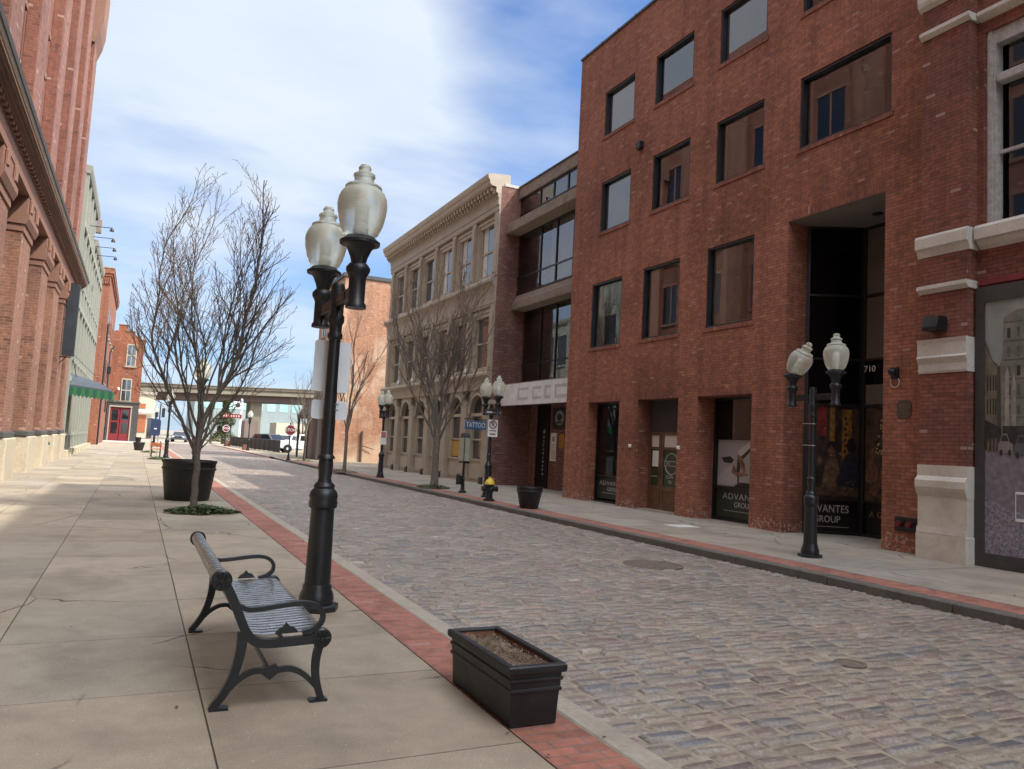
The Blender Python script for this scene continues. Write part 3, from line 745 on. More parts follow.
# second poster, with fairy lights and two diners
plane_poly(EB, r2, rect(.07, L2-.07, .83, 2.97), -.02, .01, simple('poster_night2', (.05,.028,.017), .5, .9, 6, bump=0), office, 'entrance_poster')
SO, SR, SW = EB + r2*.07, r2, .95
bulb = flat('poster_bulbs', (.6,.5,.3), .5)
for i in range(34):
    v = .5+rnd.random()*.42; u = .5+(rnd.random()-.5)*(1.0-v)*1.1+.06*(v-.5)
    s_ = .02; shp([(u-s_,v),(u,v-s_*.6),(u+s_,v),(u,v+s_*.6)], bulb, 1)
shp([(.6,.6),(.98,.6),(.98,.95),(.7,.95)], flat('poster_brown', (.09,.05,.03), .5), 0)
for (cx, cz, r_, m, k) in ((.2,.5,.08,skin2,2),(.68,.52,.12,pbk,3)):
    shp([(cx+r_*math.cos(t*.52), cz+r_*.8*math.sin(t*.52)) for t in range(12)], m, k)
shp([(.02,.2),(.08,.44),(.26,.44),(.4,.3),(.36,.18)], skin2, 2)
shp([(.4,.16),(.45,.36),(.6,.4),(.86,.34),(.9,.14)], skin2, 3)
shp([(.1,.1),(.3,.05),(.42,.12),(.3,.18)], skin2, 4)
text('A G', .2, EB + r2*.4 + Vector((-.005,0,.52)), r2, (0,0,1), po, office)
# --- fittings on the wall
fx = MB().cbox(OX-.16, OX, 19.33, 19.55, 11.1, 11.32, .015); fx.box(OX-.14, OX-.02, 19.36, 19.52, 11.06, 11.1)
tag(fx.build('flood_light', M['bronze'], loc=(OX, 19.44, 11.2)), 'small dark flood light high on the brick office wall between the upper windows', 'light')
for yy, lab in ((19.42, 'small white doorbell box on the brick pier left of the oak doors'), (17.1, 'small white doorbell box on the brick pier right of the oak doors')):
    b = MB().cbox(OX-.05, OX, yy-.055, yy+.055, 1.8, 1.9, .01); b.cbox(OX-.065, OX-.05, yy-.03, yy+.03, 1.82, 1.88, .006)
    tag(b.build('doorbell_box', M['lampw'], loc=(OX, yy, 1.85)), lab, 'doorbell', 'doorbell boxes beside the oak doors')
sp_ = thing('spot_light', 'blue black swivelling spot light with a looped cable on the brick beside house number 710', 'light', (OX, 10.4, 3.5))
MB().cbox(OX-.06, OX, 10.3, 10.46, 3.36, 3.6, .012).build('back_box', M['navy'], sp_)
MB().lathe([(.035,0),(.06,.03),(.065,.1),(.05,.13)], (OX-.13, 10.3, 3.5), 16, axis='y').build('lamp_head', M['navy'], sp_)
MB().tube([(OX-.03,10.38,3.62)] + [(OX-.03,10.38+.1*math.cos(t*.4), 3.3+.1*math.sin(t*.4)) for t in range(17)], .007, 5).build('cable', M['alu'], sp_)
pq = thing('wall_plaque', 'bronze plaque with a scrolled outline screwed to the brick beside the stone pilaster', 'plaque', (OX, 10.17, 2.75))
sh_ = [(10.18+.17*math.cos(t*math.pi/12)*(1+.10*math.cos(4*t*math.pi/12+math.pi)), 2.76+.19*math.sin(t*math.pi/12)*(1+.10*math.cos(4*t*math.pi/12+math.pi))) for t in range(24)]
MB().prism(sh_, OX-.025, OX-.001, 'x').build('plate', M['rust'], pq)
pl = MB()
for k in range(5): pl.box(OX-.03, OX-.025, 10.08, 10.28, 2.66+k*.045, 2.675+k*.045)
pl.build('raised_lines', M['lid'], pq)
fd = thing('fire_connection', 'black fire department connection plate with two red caps low on the brick wall', 'fire connection', (OX, 10.05, .5))
MB().cbox(OX-.03, OX-.001, 9.86, 10.36, .4, .68, .01).build('plate', M['blackm'], fd)
for yy in (10.0, 10.22):
    MB().lathe([(.04,-.1),(.055,-.1),(.06,-.06),(.045,-.03),(.045,0)], (OX-.03, yy, .54), 16, axis='x').build('cap', M['redsign'], fd)

# ------------------------------------------------------------------ pilaster building (near right)
PXX = 13.36
pb = thing('warehouse_building', 'tall red brick warehouse at the right edge with pale stone courses and a big pilaster', 'building', (PXX, 4, 0))
holes = [(3.6, 8.62, 0, 4.9, .1), (4.6, 8.55, 6.02, 9.62, .3), (4.6,8.55,11.4,14.4,.3), (4.6,8.55,15.6,18.6,.3)]
holes += [(-3.2, 1.8, 0, 4.9, .3), (-2.2, 1.8, 6.02, 9.62, .3), (-2.2,1.8,11.4,14.4,.3), (-2.2,1.8,15.6,18.6,.3)]
wb = MB().wallx(PXX, -40, 9.745, -.2, 24.4, holes, .3)
wb.quad((PXX,9.745,-.2),(PXX,9.745,24.4),(34,9.745,24.4),(34,9.745,-.2)).quad((PXX,-40,-.2),(34,-40,-.2),(34,-40,24.4),(PXX,-40,24.4)).quad((34,-40,-.2),(34,9.745,-.2),(34,9.745,24.4),(34,-40,24.4))
wb.quad((PXX,-40,24.4),(34,-40,24.4),(34,9.745,24.4),(PXX,9.745,24.4))
wb.build('wall', M['brickP'], pb)
def pilaster(y0, y1):
    X1 = 13.1
    m = MB().box(X1, PXX-.001, y0, y1, 1.7, 3.38).box(X1, PXX-.001, y0, y1, 4.0, 4.88).box(X1, PXX-.001, y0, y1, 5.02, 5.58).box(X1, PXX-.001, y0, y1, 5.98, 9.86).box(X1, PXX-.001, y0, y1, 10.0, 10.45).box(X1, PXX-.001, y0, y1, 10.9, 24)
    m.build('pilaster', M['brickP'], pb)
    # stone plinth
    m = MB().cbox(13.03, PXX-.002, y0-.04, y1+.02, -.05, .47, .015)
    m.prism([(13.03,.47),(13.04,.575),(PXX-.003,.575),(PXX-.003,.47)], y0-.02, y1+.0, 'y')
    m.box(13.07, PXX-.002, y0-.02, y1, .576, 1.13)
    prof = [(13.07,1.13),(13.01,1.24),(12.99,1.3),(12.99,1.42),(13.06,1.5),(13.06,1.70),(PXX-.003,1.70),(PXX-.003,1.13)]
    m.prism(prof, y0-.03, y1+.01, 'y'); m.build('plinth', M['stoneW'], pb)
    prof = [(13.075,3.38),(13.06,3.42),(13.06,3.55),(13.0,3.66),(13.03,3.7),(13.03,3.92),(13.0,4.0),(PXX-.003,4.0),(PXX-.003,3.38)]
    MB().prism(prof, y0-.02, y1+.01, 'y').build('stone_block', M['white'], pb)
    MB().prism([(13.09,4.88),(13.04,4.92),(13.0,4.95),(13.0,5.02),(PXX-.003,5.02),(PXX-.003,4.88)], y0-.03, y1+.02, 'y').build('string_course', M['white'], pb)
    MB().prism([(13.09,5.58),(13.08,5.62),(13.05,5.7),(13.0,5.74),(13.0,5.93),(13.02,5.98),(PXX-.003,5.98),(PXX-.003,5.58)], y0-.04, y1+.06, 'y').build('ledge', M['white'], pb)
    MB().prism([(13.09,9.86),(13.05,9.9),(13.02,9.93),(13.02,10.0),(PXX-.003,10.0),(PXX-.003,9.86)], y0-.05, y1+.02, 'y').build('string_course', M['white'], pb)
    MB().prism([(13.09,10.45),(13.02,10.52),(13.0,10.6),(13.0,10.86),(PXX-.003,10.9),(PXX-.003,10.45)], y0-.06, y1+.05, 'y').build('ledge', M['white'], pb)
pilaster(8.68, 9.6); pilaster(2.0, 3.05)
for (ya, yb) in ((3.1, 8.63), (-4, 1.95)):
    MB().prism([(13.34,5.58),(13.27,5.64),(13.22,5.72),(13.15,5.74),(13.15,5.94),(13.2,6.0),(PXX+.28,6.0),(PXX+.28,5.58)], ya+.0, yb-.02, 'y').build('ledge', M['white'], pb)
    MB().prism([(13.35,9.84),(13.25,9.9),(13.22,9.93),(13.22,10.0),(PXX-.003,10.0),(PXX-.003,9.84)], ya+.0, yb-.02, 'y').build('string_course', M['white'], pb)
    MB().prism([(13.35,4.9),(13.3,4.93),(13.3,5.03),(PXX-.003,5.03),(PXX-.003,4.9)], ya, yb-.01, 'y').build('red_band', simple('red_oxide_paint', (.2,.03,.028), .6, .15, 3), pb)
for (y0, y1, z0, z1, dd_) in holes:
    if z0 < 1:
        if y0 > 0: continue
        paneX(PXX+.2, y0+.02, y1-.02, .0, z1).build('shop_window', M['glassD'], pb); continue
    wn = paneX(PXX+.22, y0+.3, y1-.3, z0+.05, z1-.28).build('window', M['glassD'], pb)
    mid = (y0+y1)/2
    m = MB().box(PXX+.05, PXX+.26, y1-.17, y1-.005, z0+.002, z1-.002).box(PXX+.05, PXX+.26, y0+.005, y0+.28, z0+.002, z1-.002).box(PXX+.05, PXX+.26, y0+.28, y1-.17, z1-.26, z1-.004).box(PXX+.06, PXX+.26, y0+.28, y1-.17, z0+.003, z0+.06)
    m.box(PXX+.02, PXX+.1, y1-.12, y1-.05, z0+.003, z1-.003)
    m.cbox(PXX+.0, PXX+.22, y0+.2, y1-.2, z1-1.02, z1-.86, .02)
    m.box(PXX+.15, PXX+.215, y0+.28, y1-.17, z0+1.3, z0+1.36)
    m.box(PXX+.1, PXX+.24, mid-.12, mid+.12, z0+.06, z1-.26)
    m.build('frame', simple('peeling_white_paint', (.42,.41,.39), .8, .2, 12), wn)
    niche(PXX+.3, PXX+2, y0, y1, z0, z1).build('room_lining', M['roomd'], wn)
# billboard with a printed photograph of an old street
bb = thing('street_billboard', 'tall charcoal framed panel printed with an old photograph of a cobbled street', 'billboard', (13.3, 6.2, 0))
BY0, BY1 = 3.7, 8.64
m = MB().box(13.25, PXX-.002, BY1-.16, BY1, .0, 4.88).box(13.25, PXX-.002, BY0, BY0+.16, .0, 4.88).box(13.252, PXX-.002, BY0+.16, BY1-.16, .0, .24).box(13.252, PXX-.002, BY0+.16, BY1-.16, 4.6, 4.88)
m.build('frame', M['greyframe'], bb)
def printm(name, c, sc=3, var=.15): return simple(name, c, .6, var, sc, bump=0)
MB().box(13.28, 13.34, BY0+.16, BY1-.16, .24, 4.6).build('print', printm('print_sky', (.25,.27,.25)), bb)
U = lambda u, v: (BY1-.16-u*(BY1-BY0-.32), .24+v*4.36)
def bs(pts, mat, k, name='printed_shape'):
    ypoly([U(*q) for q in pts], 13.279-.0015*k, .0012, mat, bb, name)
def R4(u0, u1, v0, v1): return [(u0,v0),(u1,v0),(u1,v1),(u0,v1)]
road_ = printm('print_road', (.19,.17,.20), 9, .3); cob_ = printm('print_cobbles', (.22,.20,.245), 26, .6)
bs([(0,0),(1,0),(1,.36),(.3,.37),(0,.415)], road_, 0)
bs([(0,.0),(1,.0),(1,.13),(.1,.17),(0,.22)], cob_, 1)
twr = printm('print_tower', (.17,.165,.135), 5, .3); bld = printm('print_building', (.15,.13,.09), 6, .3); dk_ = printm('print_dark', (.03,.027,.023), 7, .5); lin = printm('print_line', (.10,.095,.08), 7, .3); pal = printm('print_pale', (.27,.26,.22), 6, .3)
bs([(.055,.40),(.055,.74),(.066,.78),(.07,.93),(.12,.955),(1,.97),(1,.36)], twr, .6)
for k in range(6): bs(R4(.07, 1, .905-.075*k, .912-.075*k), lin, 1.2)
for k in range(26):
    for j in range(5):
        u = .083+k*.035
        bs(R4(u, u+.012, .845-.075*j, .885-.075*j), lin if (k+j) % 3 else dk_, 1.3)
bs([(.075,.44),(.075,.70),(.083,.735),(.09,.70),(.09,.44)], pal, 2); bs([(.1,.44),(.1,.66),(.107,.72),(.114,.66),(.114,.44)], pal, 2)
bs(R4(.066,1,.40,.5), dk_, 2.4)
bs([(0,.41),(0,.84),(.012,.805),(.03,.75),(.046,.735),(.046,.41)], bld, 3)
bs([(0,.83),(0,.85),(.012,.815),(.03,.76),(.048,.745),(.048,.733),(.03,.748),(.012,.80)], lin, 3.6)
bs([(.046,.41),(.046,.735),(.058,.74),(.062,.40)], printm('print_shadow_building', (.06,.055,.045), 6), 3)
for u in (.008,.019,.03,.039):
    for v in (.545,.64): bs(R4(u, u+.005, v, v+.062), dk_, 4)
bs([(0,.405),(0,.525),(.02,.515),(.046,.50),(.062,.49),(.062,.40)], dk_, 4.2)
for k, (u, c_) in enumerate(((.012,(.22,.14,.06)),(.018,(.07,.06,.06)),(.027,(.2,.13,.12)),(.034,(.06,.06,.07)),(.040,(.19,.11,.1)),(.047,(.08,.07,.07)))):
    v = .395+.002*(k % 3)
    bs([(u-.001,v),(u+.002,v),(u+.0035,v+.035),(u+.0015,v+.055),(u-.0005,v+.05),(u-.002,v+.03)], printm('print_figure', c_), 5)
def pcar(u, v, s_, c_):
    cm = printm('print_car', c_, 5)
    bs([(u,v),(u,v+.028*s_),(u+.006*s_,v+.038*s_),(u+.011*s_,v+.06*s_),(u+.026*s_,v+.062*s_),(u+.034*s_,v+.036*s_),(u+.044*s_,v+.028*s_),(u+.044*s_,v)], cm, 5.5)
    bs([(u+.009*s_,v+.038*s_),(u+.0125*s_,v+.056*s_),(u+.025*s_,v+.057*s_),(u+.031*s_,v+.038*s_)], dk_, 6)
    for q in (.009, .034): bs([(u+q*s_+.005*s_*math.cos(t*.785), v+.003+.010*s_*math.sin(t*.785)) for t in range(8)], dk_, 6.4)
pcar(.05, .393, 1.25, (.2,.17,.16)); pcar(.108, .385, 1.3, (.09,.09,.1)); pcar(.17, .37, 1.5, (.32,.31,.3)); pcar(.3, .36, 1.8, (.2,.06,.05))
for u, v in ((.02,.08),(.05,.11),(.03,.045),(.08,.06),(.066,.1),(.1,.15)): bs([(u,v),(u+.016,v+.002),(u+.014,v+.008),(u+.002,v+.006)], pal, 2)
# white lettering block on the print
for q in (R4(.112,.115,.14,.245), R4(.112,.15,.238,.248), R4(.112,.15,.135,.146)): bs(q, M['signw'], 4)
wl = MB().prism([(13.1,4.4),(12.86,4.4),(12.8,4.2),(12.82,4.14),(13.1,4.14)], 9.06, 9.36, 'y')
tag(wl.build('wall_light', M['blackm'], loc=(13.1, 9.2, 4.27)), 'black wedge shaped wall light on the brick pilaster', 'light')
# ------------------------------------------------------------------ recessed concrete and glass infill building
mid = thing('infill_building', 'recessed dark glass infill building with raw concrete ledges and a white sign band', 'building', (14.4, 26.3, 0))
ya, yb = 23.41, 29.88
MB().box(15.62, 30, ya, yb, -.1, 4.3).box(15.62, 30, ya, yb, 4.301, 12.49).build('wall', M['brickM'], mid)
MB().box(14.3, 30, ya, yb, 12.5, 12.98).build('fascia', M['conc'], mid)
MB().box(14.26, 30.1, ya, yb, 12.982, 13.04).build('roof', M['bronze'], mid)
MB().prism([(13.76,10.86),(13.76,11.26),(13.85,11.3),(14.45,11.72),(15.5,11.72),(15.5,10.86)], ya+.005, yb-.005, 'y').build('concrete_ledge', M['conc'], mid)
MB().box(13.78, 15.4, ya+.006, yb-.006, 10.845, 10.857).build('soffit', M['conc2'], mid)
MB().prism([(14.2,7.55),(14.2,7.85),(14.28,7.9),(14.42,8.2),(15.5,8.2),(15.5,7.55)], ya+.005, yb-.005, 'y').build('concrete_ledge', M['conc'], mid)
MB().box(14.22, 15.4, ya+.006, yb-.006, 7.535, 7.547).build('soffit', M['conc2'], mid)
def curtain(X, z0, z1, ys, zb, nm):
    wn = paneX(X, ya+.02, yb-.02, z0+.02, z1-.02).build('window', M['glassR'], mid)
    m = MB()
    for yy in ys: m.box(X-.04, X+.05, yy-.035, yy+.035, z0+.01, z1-.01)
    for zz in zb: m.box(X-.03, X+.045, ya+.01, yb-.01, zz-.03, zz+.03)
    m.build('frame', M['bronze'], wn)
    niche(X+.08, X+1.6, ya, yb, z0, z1).build('room_lining', M['room'] if nm else M['roomd'], wn)
    return wn
w1 = curtain(14.42, 11.72, 12.5, (28.0, 26.85, 25.7, 24.55), (11.76, 12.46), 1)
w2 = curtain(14.42, 8.2, 10.84, (27.75, 26.4, 25.05), (8.24, 8.95, 10.8), 0)
MB().box(14.55, 14.57, 23.5, 27.1, 8.3, 10.8).build('blind_or_sky_panel', simple('pale_blind', (.6,.61,.6), .8, .06, 2), w2)
w3 = curtain(14.85, 4.3, 7.53, (28.2, 26.9, 25.6, 24.4), (4.34, 5.2, 7.5), 0)
# ground floor lobby wall set back under the sign
MB().box(15.4, 15.6, ya, 28.05, -.1, 4.25).box(15.4, 15.6, 29.18, yb, -.1, 4.25).build('lobby_wall', M['brickM'], mid)
dr_ = MB().box(15.36, 15.45, 28.08, 29.15, 0, 3.45).build('door', M['soot'], mid)
mk = MB().lathe([(.09,0),(.09,.006)], (15.35, 28.45, 2.35), 14, axis='x')
for k in range(10): mk.box(15.35, 15.357, 28.4+.02*(k%3), 28.52-.015*(k%2), 2.08-k*.17, 2.17-k*.17-.02*(k%2))
mk.build('door_marks', flat('worn_white', (.35,.35,.34)), dr_)
MB().box(14.0, 15.6, ya, yb, 4.252, 4.295).build('canopy', M['conc'], mid)
sgn = thing('shop_sign', 'blank faded white sign band over the recessed lobby with ghost lettering', 'sign', (14.0, 26.3, 3.8))
MB().box(13.9, 14.05, ya+.01, yb-.01, 3.36, 4.24).build('panel', M['banner'], sgn)
gh = MB()
for i, (y0, y1) in enumerate(((28.2,27.3),(26.9,26.2),(25.9,25.4),(25.1,24.2))):
    gh.box(13.893, 13.9, y1, y0, 3.55, 3.66).box(13.893, 13.9, y1, y0, 3.95, 4.05); gh.box(13.894, 13.9, y0-.12, y0, 3.66, 3.95)
gh.build('ghost_lettering', simple('ghost_grey', (.45,.45,.45), .8, .1, 3), sgn)
pz = thing('emblem_sign', 'square dark sign with a pale shield emblem on the lobby brick', 'sign', (15.38, 27.1, 2.9))
MB().cbox(15.33, 15.399, 26.6, 27.75, 2.45, 3.3, .02).build('board', M['blackm'], pz)
MB().prism([(27.17+.36*math.cos(t*.3142), 2.9+.3*math.sin(t*.3142)) for t in range(20)], 15.322, 15.33, 'x').build('emblem', simple('pale_emblem', (.3,.29,.27), .6, .3, 12), pz)
MB().prism([(27.17+.2*math.cos(t*.3142), 2.93+.16*math.sin(t*.3142)) for t in range(20)], 15.316, 15.322, 'x').box(15.316,15.322,26.95,27.4,2.68,2.76).build('emblem_centre', M['blackm'], pz)
po_ = thing('wall_notice', 'tall narrow white notice fixed beside the black lobby door', 'notice', (15.38, 27.7, 1.7))
MB().box(15.37, 15.399, 27.42, 27.9, 1.15, 2.3).build('sheet', M['signw'], po_)
m = MB()
for k in range(7): m.box(15.362, 15.37, 27.5, 27.8, 1.25+k*.09, 1.28+k*.09)
m.box(15.362, 15.37, 27.58, 27.75, 1.95, 2.15); m.build('print', flat('grey_print', (.3,.3,.3)), po_)
tag(MB().box(15.375, 15.399, 26.8, 27.2, 1.7, 2.25).build('amber_notice', simple('amber_paper', (.4,.2,.03), .7, .15, 4), loc=(15.38, 27, 2)), 'small amber poster right of the white lobby notice', 'poster')

# ------------------------------------------------------------------ beige cast iron front
cf = thing('iron_front_building', 'three storey beige cast iron fronted building with bracketed cornice and arched shop bays', 'building', (13.45, 37.3, 0))
y0c, y1c = 29.9, 45.5
bd = MB()
bd.box(13.85, 30, y0c-.006, y1c, -.1, 12.95)
bd.box(13.46, 13.8501, y0c-.006, y0c+.28, -.1, 12.95).box(13.46, 13.85, y1c-.28, y1c, -.1, 12.95)
bd.build('wall', M['brickM'], cf)
MB().box(13.6, 30.1, y0c-.03, y0c+.3, 12.952, 13.08).box(13.85, 30, y0c+.31, y1c, 12.96, 13.02).build('roof', M['white'], cf)
n = 6; L = (y1c - y0c - .5)/n; ys0 = y0c+.25
def arch(mb, X0, X1, ya, yb, zs, zt, r):
    """spandrel panel with a round-headed opening"""
    c = (ya+yb)/2; k = 14
    pts = [(c-r*math.cos(math.pi*i/k), zs+r*math.sin(math.pi*i/k)) for i in range(k+1)]
    for i in range(k):
        p, q = pts[i], pts[i+1]
        a = ya if i == 0 else p[0]; b = yb if i == k-1 else q[0]
        mb.prism([(p[0],p[1]),(q[0],q[1]),(b if i == k-1 else q[0],zt),(a if i == 0 else p[0],zt)], X0, X1, 'x')
    mb.box(X0, X1, ya, c-r, zs, zt-.0005).box(X0, X1, c+r, yb, zs, zt-.0005)
for i in range(n+1):
    yy = ys0 + i*L
    w_ = .3 if 0 < i < n else .34; pil = MB(); base = MB()
    a, b = max(yy-w_, y0c+.0), min(yy+w_, y1c)
    pil.box(13.38, 13.84, a, b, 0, 3.6)
    pil.box(13.35, 13.84, a-.03, b+.03, 3.42, 3.6)
    pil.cbox(13.32, 13.84, a-.03, b+.03, -.03, .28, .02)
    base.cbox(13.26, 13.5, yy-.17, yy+.17, -.02, .3, .02)
    for z0, z1 in ((4.86, 7.7), (9.0, 11.86)):
        pil.box(13.40, 13.84, yy-.2 if i else y0c+.0, yy+.2 if i < n else y1c, z0, z1)
        pil.box(13.36, 13.84, yy-.15 if i else y0c+.05, yy+.15 if i < n else y1c-.05, z0+.15, z1-.18)
    pil.build('pilaster', M['iron'], cf); base.build('pilaster_foot', M['black'], cf)

for i in range(n):
    a, b = ys0+i*L, ys0+(i+1)*L
    fill = MB(); arch(fill, 13.50, 13.84, a+.27, b-.27, 3.02, 4.06, .86)
    fill.build('arch_panel', M['iron'], cf); m_ = (a+b)/2
    # shop bay: panelled base, window, transom, fanlight
    sb = MB().box(13.66, 13.84, a+.27, b-.27, -.02, .95)
    sb.cbox(13.62, 13.66, a+.5, b-.5, .14, .8, .015).box(13.6, 13.84, a+.27, b-.27, .951, 1.03).box(13.6, 13.84, a+.27, b-.27, 2.92, 3.06)
    sb.box(13.62, 13.84, a+.28, a+.55, 1.03, 2.92).box(13.62, 13.84, b-.55, b-.28, 1.03, 2.92)
    sb.box(13.66, 13.8, a+.55, b-.55, 1.85, 1.92)
    wn = paneX(13.74, a+.5, b-.5, 1.0, 2.95).build('shop_window', M['glassI'], cf)
    sb.build('frame', M['iron2'], wn)
    paneX(13.76, a+.3, b-.3, 3.05, 3.95).build('fanlight', M['glassI'], wn)
    ar = MB().tube([(13.5, m_-.86*math.cos(math.pi*k/16), 3.03+.86*math.sin(math.pi*k/16)) for k in range(17)], .06, 8)
    ar.build('arch_moulding', M['iron2'], cf)
    for z0, z1 in ((4.86, 7.7), (9.0, 11.86)):
        wn = paneX(13.72, a+.42, b-.42, z0+.2, z1-.35).build('window', M['glassI'], cf)
        fm = MB().box(13.56, 13.8, a+.2, a+.44, z0, z1).box(13.56, 13.8, b-.44, b-.2, z0, z1).box(13.56, 13.8, a+.44, b-.44, z1-.36, z1).box(13.56, 13.8, a+.44, b-.44, z0, z0+.22)
        zm = (z0+z1)/2-.1
        fm.box(13.64, 13.73, a+.44, a+.52, z0+.22, z1-.36).box(13.64, 13.73, b-.52, b-.44, z0+.22, z1-.36).box(13.66, 13.73, a+.52, b-.52, zm-.04, zm+.04)
        fm.box(13.50, 13.56, a+.26, a+.34, z0+.05, z1-.1).box(13.50, 13.56, b-.34, b-.26, z0+.05, z1-.1).box(13.5, 13.56, a+.34, b-.34, z1-.2, z1-.1)
        fm.build('frame', M['iron2'], wn)
        # pale curtains drawn aside
        cu2 = MB()
        for k in range(7):
            u = b-.62-k*.07; cu2.box(13.705, 13.716, u, u+.045, z0+.3, z1-.38)
        if i < 3 and z0 > 8: cu2.build('curtain', M['banner'], wn)
def band(prof, name, mat=M['iron']):
    """moulding with a return at the near and the far end"""
    MB().prism([(p[0], p[1]) for p in prof] , y0c-.0, y1c+.25, 'y').build(name, mat, cf)
band([(13.42,4.07),(13.42,4.5),(13.37,4.53),(13.3,4.6),(13.2,4.64),(13.2,4.74),(13.3,4.82),(13.84,4.85),(13.84,4.07)], 'first_cornice')
band([(13.42,7.71),(13.42,7.8),(13.39,7.82),(13.39,8.5),(13.34,8.56),(13.24,8.66),(13.13,8.7),(13.13,8.82),(13.22,8.92),(13.84,8.98),(13.84,7.71)], 'second_cornice')
band([(13.42,11.87),(13.38,11.9),(13.38,12.1),(13.34,12.12),(13.34,12.42),(13.3,12.46),(13.3,12.6),(13.84,12.6),(13.84,11.87)], 'frieze')
band([(13.28,12.602),(13.2,12.64),(13.2,12.86),(12.96,12.9),(12.9,12.98),(12.88,13.1),(12.82,13.16),(12.78,13.3),(12.78,13.38),(13.85,13.5),(13.85,12.602)], 'main_cornice', M['iron2'])
y = y0c+.12
while y < y1c:
    MB().box(13.03, 13.2, y, y+.17, 12.7, 12.885).box(13.12, 13.2, y+.02, y+.15, 12.58, 12.7).build('modillion', M['iron2'], cf); y += .36
MB().tube([(13.5, 41, 13.4), (13.5, 41, 14.3)], .015, 5).tube([(13.3,40.8,14.1),(13.7,41.3,14.1)], .012, 5).build('aerial', M['steel'], cf)
wl_ = MB()
for i in range(1, n): 
    tagb = MB().cbox(13.28, 13.36, ys0+i*L-.16, ys0+i*L+.02, 4.92, 5.1, .012)
    tag(tagb.build('sill_box', M['lampw'], loc=(13.32, ys0+i*L, 5)), 'small white electrical box on the lower sill of the beige iron front', 'box', 'white boxes on the beige sill')
# things in the shop bays
i = 2; a = ys0+1*L
MB().box(13.70, 13.72, ys0+1*L+.58, ys0+2*L-.58, 1.08, 1.82).build('amber_blind', simple('amber_blind', (.45,.27,.05), .7, .1, 5), cf)
MB().box(13.70, 13.72, ys0+2*L+.62, ys0+2*L+1.3, 1.95, 2.25).build('neon_panel', flat('green_panel', (.05,.35,.14)), cf)
ts = thing('tattoo_sign', 'small blue projecting sign with white TATTOO lettering on the beige iron front', 'sign', (13.0, 30.05, 2.5))
MB().cbox(12.42, 13.36, 30.02, 30.08, 2.29, 2.66, .01).build('board', M['signb'], ts)
text('TATTOO', .30, (12.89, 30.015, 2.475), (1,0,0), (0,0,1), M['signw'], ts, width=.86)
MB().tube([(12.35, 30.05, 2.72), (13.45, 30.05, 2.72)], .02, 6).box(12.5,12.53,30.04,30.06,2.65,2.71).box(13.2,13.23,30.04,30.06,2.65,2.71).build('bracket', M['black'], ts)

# ------------------------------------------------------------------ sunlit orange building beyond
ob = thing('orange_brick_building', 'sunlit orange brick building with a patchy blank side wall beyond the beige front', 'building', (13, 60, 0))
MB().box(12.75, 32, 55, 63, -.2, 13.35).build('wall', M['brickO'], ob)
MB().box(12.6, 32.1, 54.9, 63.1, 13.353, 13.62).build('coping', M['greyframe'], ob)
for k in range(2):
    for z0 in (5.8, 9.6):
        wn = paneX(12.74, 57+k*3.6, 58.3+k*3.6, z0, z0+2.2).build('window', M['glassD'], ob)
        MB().box(12.66, 12.745, 56.85+k*3.6, 58.45+k*3.6, z0-.15, z0).box(12.7, 12.747, 57.6+k*3.6, 57.7+k*3.6, z0, z0+2.2).build('sill', M['conc2'], wn)
MB().box(12.66, 12.747, 55.6, 62.9, .0, 3.1).build('shop_front', M['soot'], ob)
for yy in (55.7, 57.7, 59.8, 61.9): MB().box(12.58, 12.658, yy-.12, yy+.12, 0, 3.1).build('post', M['greyframe'], ob)
MB().box(12.70, 12.748, 55.1, 62.9, 3.6, 5.4).build('fascia', M['conc'], ob)
MB().prism([(12.74,4.9),(12.3,4.5),(11.5,3.3),(11.5,3.05),(12.74,3.05)], 55.2, 62.9, 'y').build('awning_roof', M['shingle'], ob)
MB().box(11.9, 12.655, 55.5, 60, 0, 3.04).build('dark_opening_box', M['soot'], ob)  # solid black box added as the shade of the opening under the awning
for yy in (55.35, 59, 62.7): MB().cbox(11.55, 11.7, yy-.08, yy+.08, 0, 3.06, .01).build('awning_post', M['greyframe'], ob)
MB().tube([(14.7, 54.9, 0), (14.7, 54.9, 2.2)], .09, 8).tube([(14.7,54.88,1.2),(15.6,54.8,.95)], .03, 6).build('rusty_pipe', M['rust'], ob)

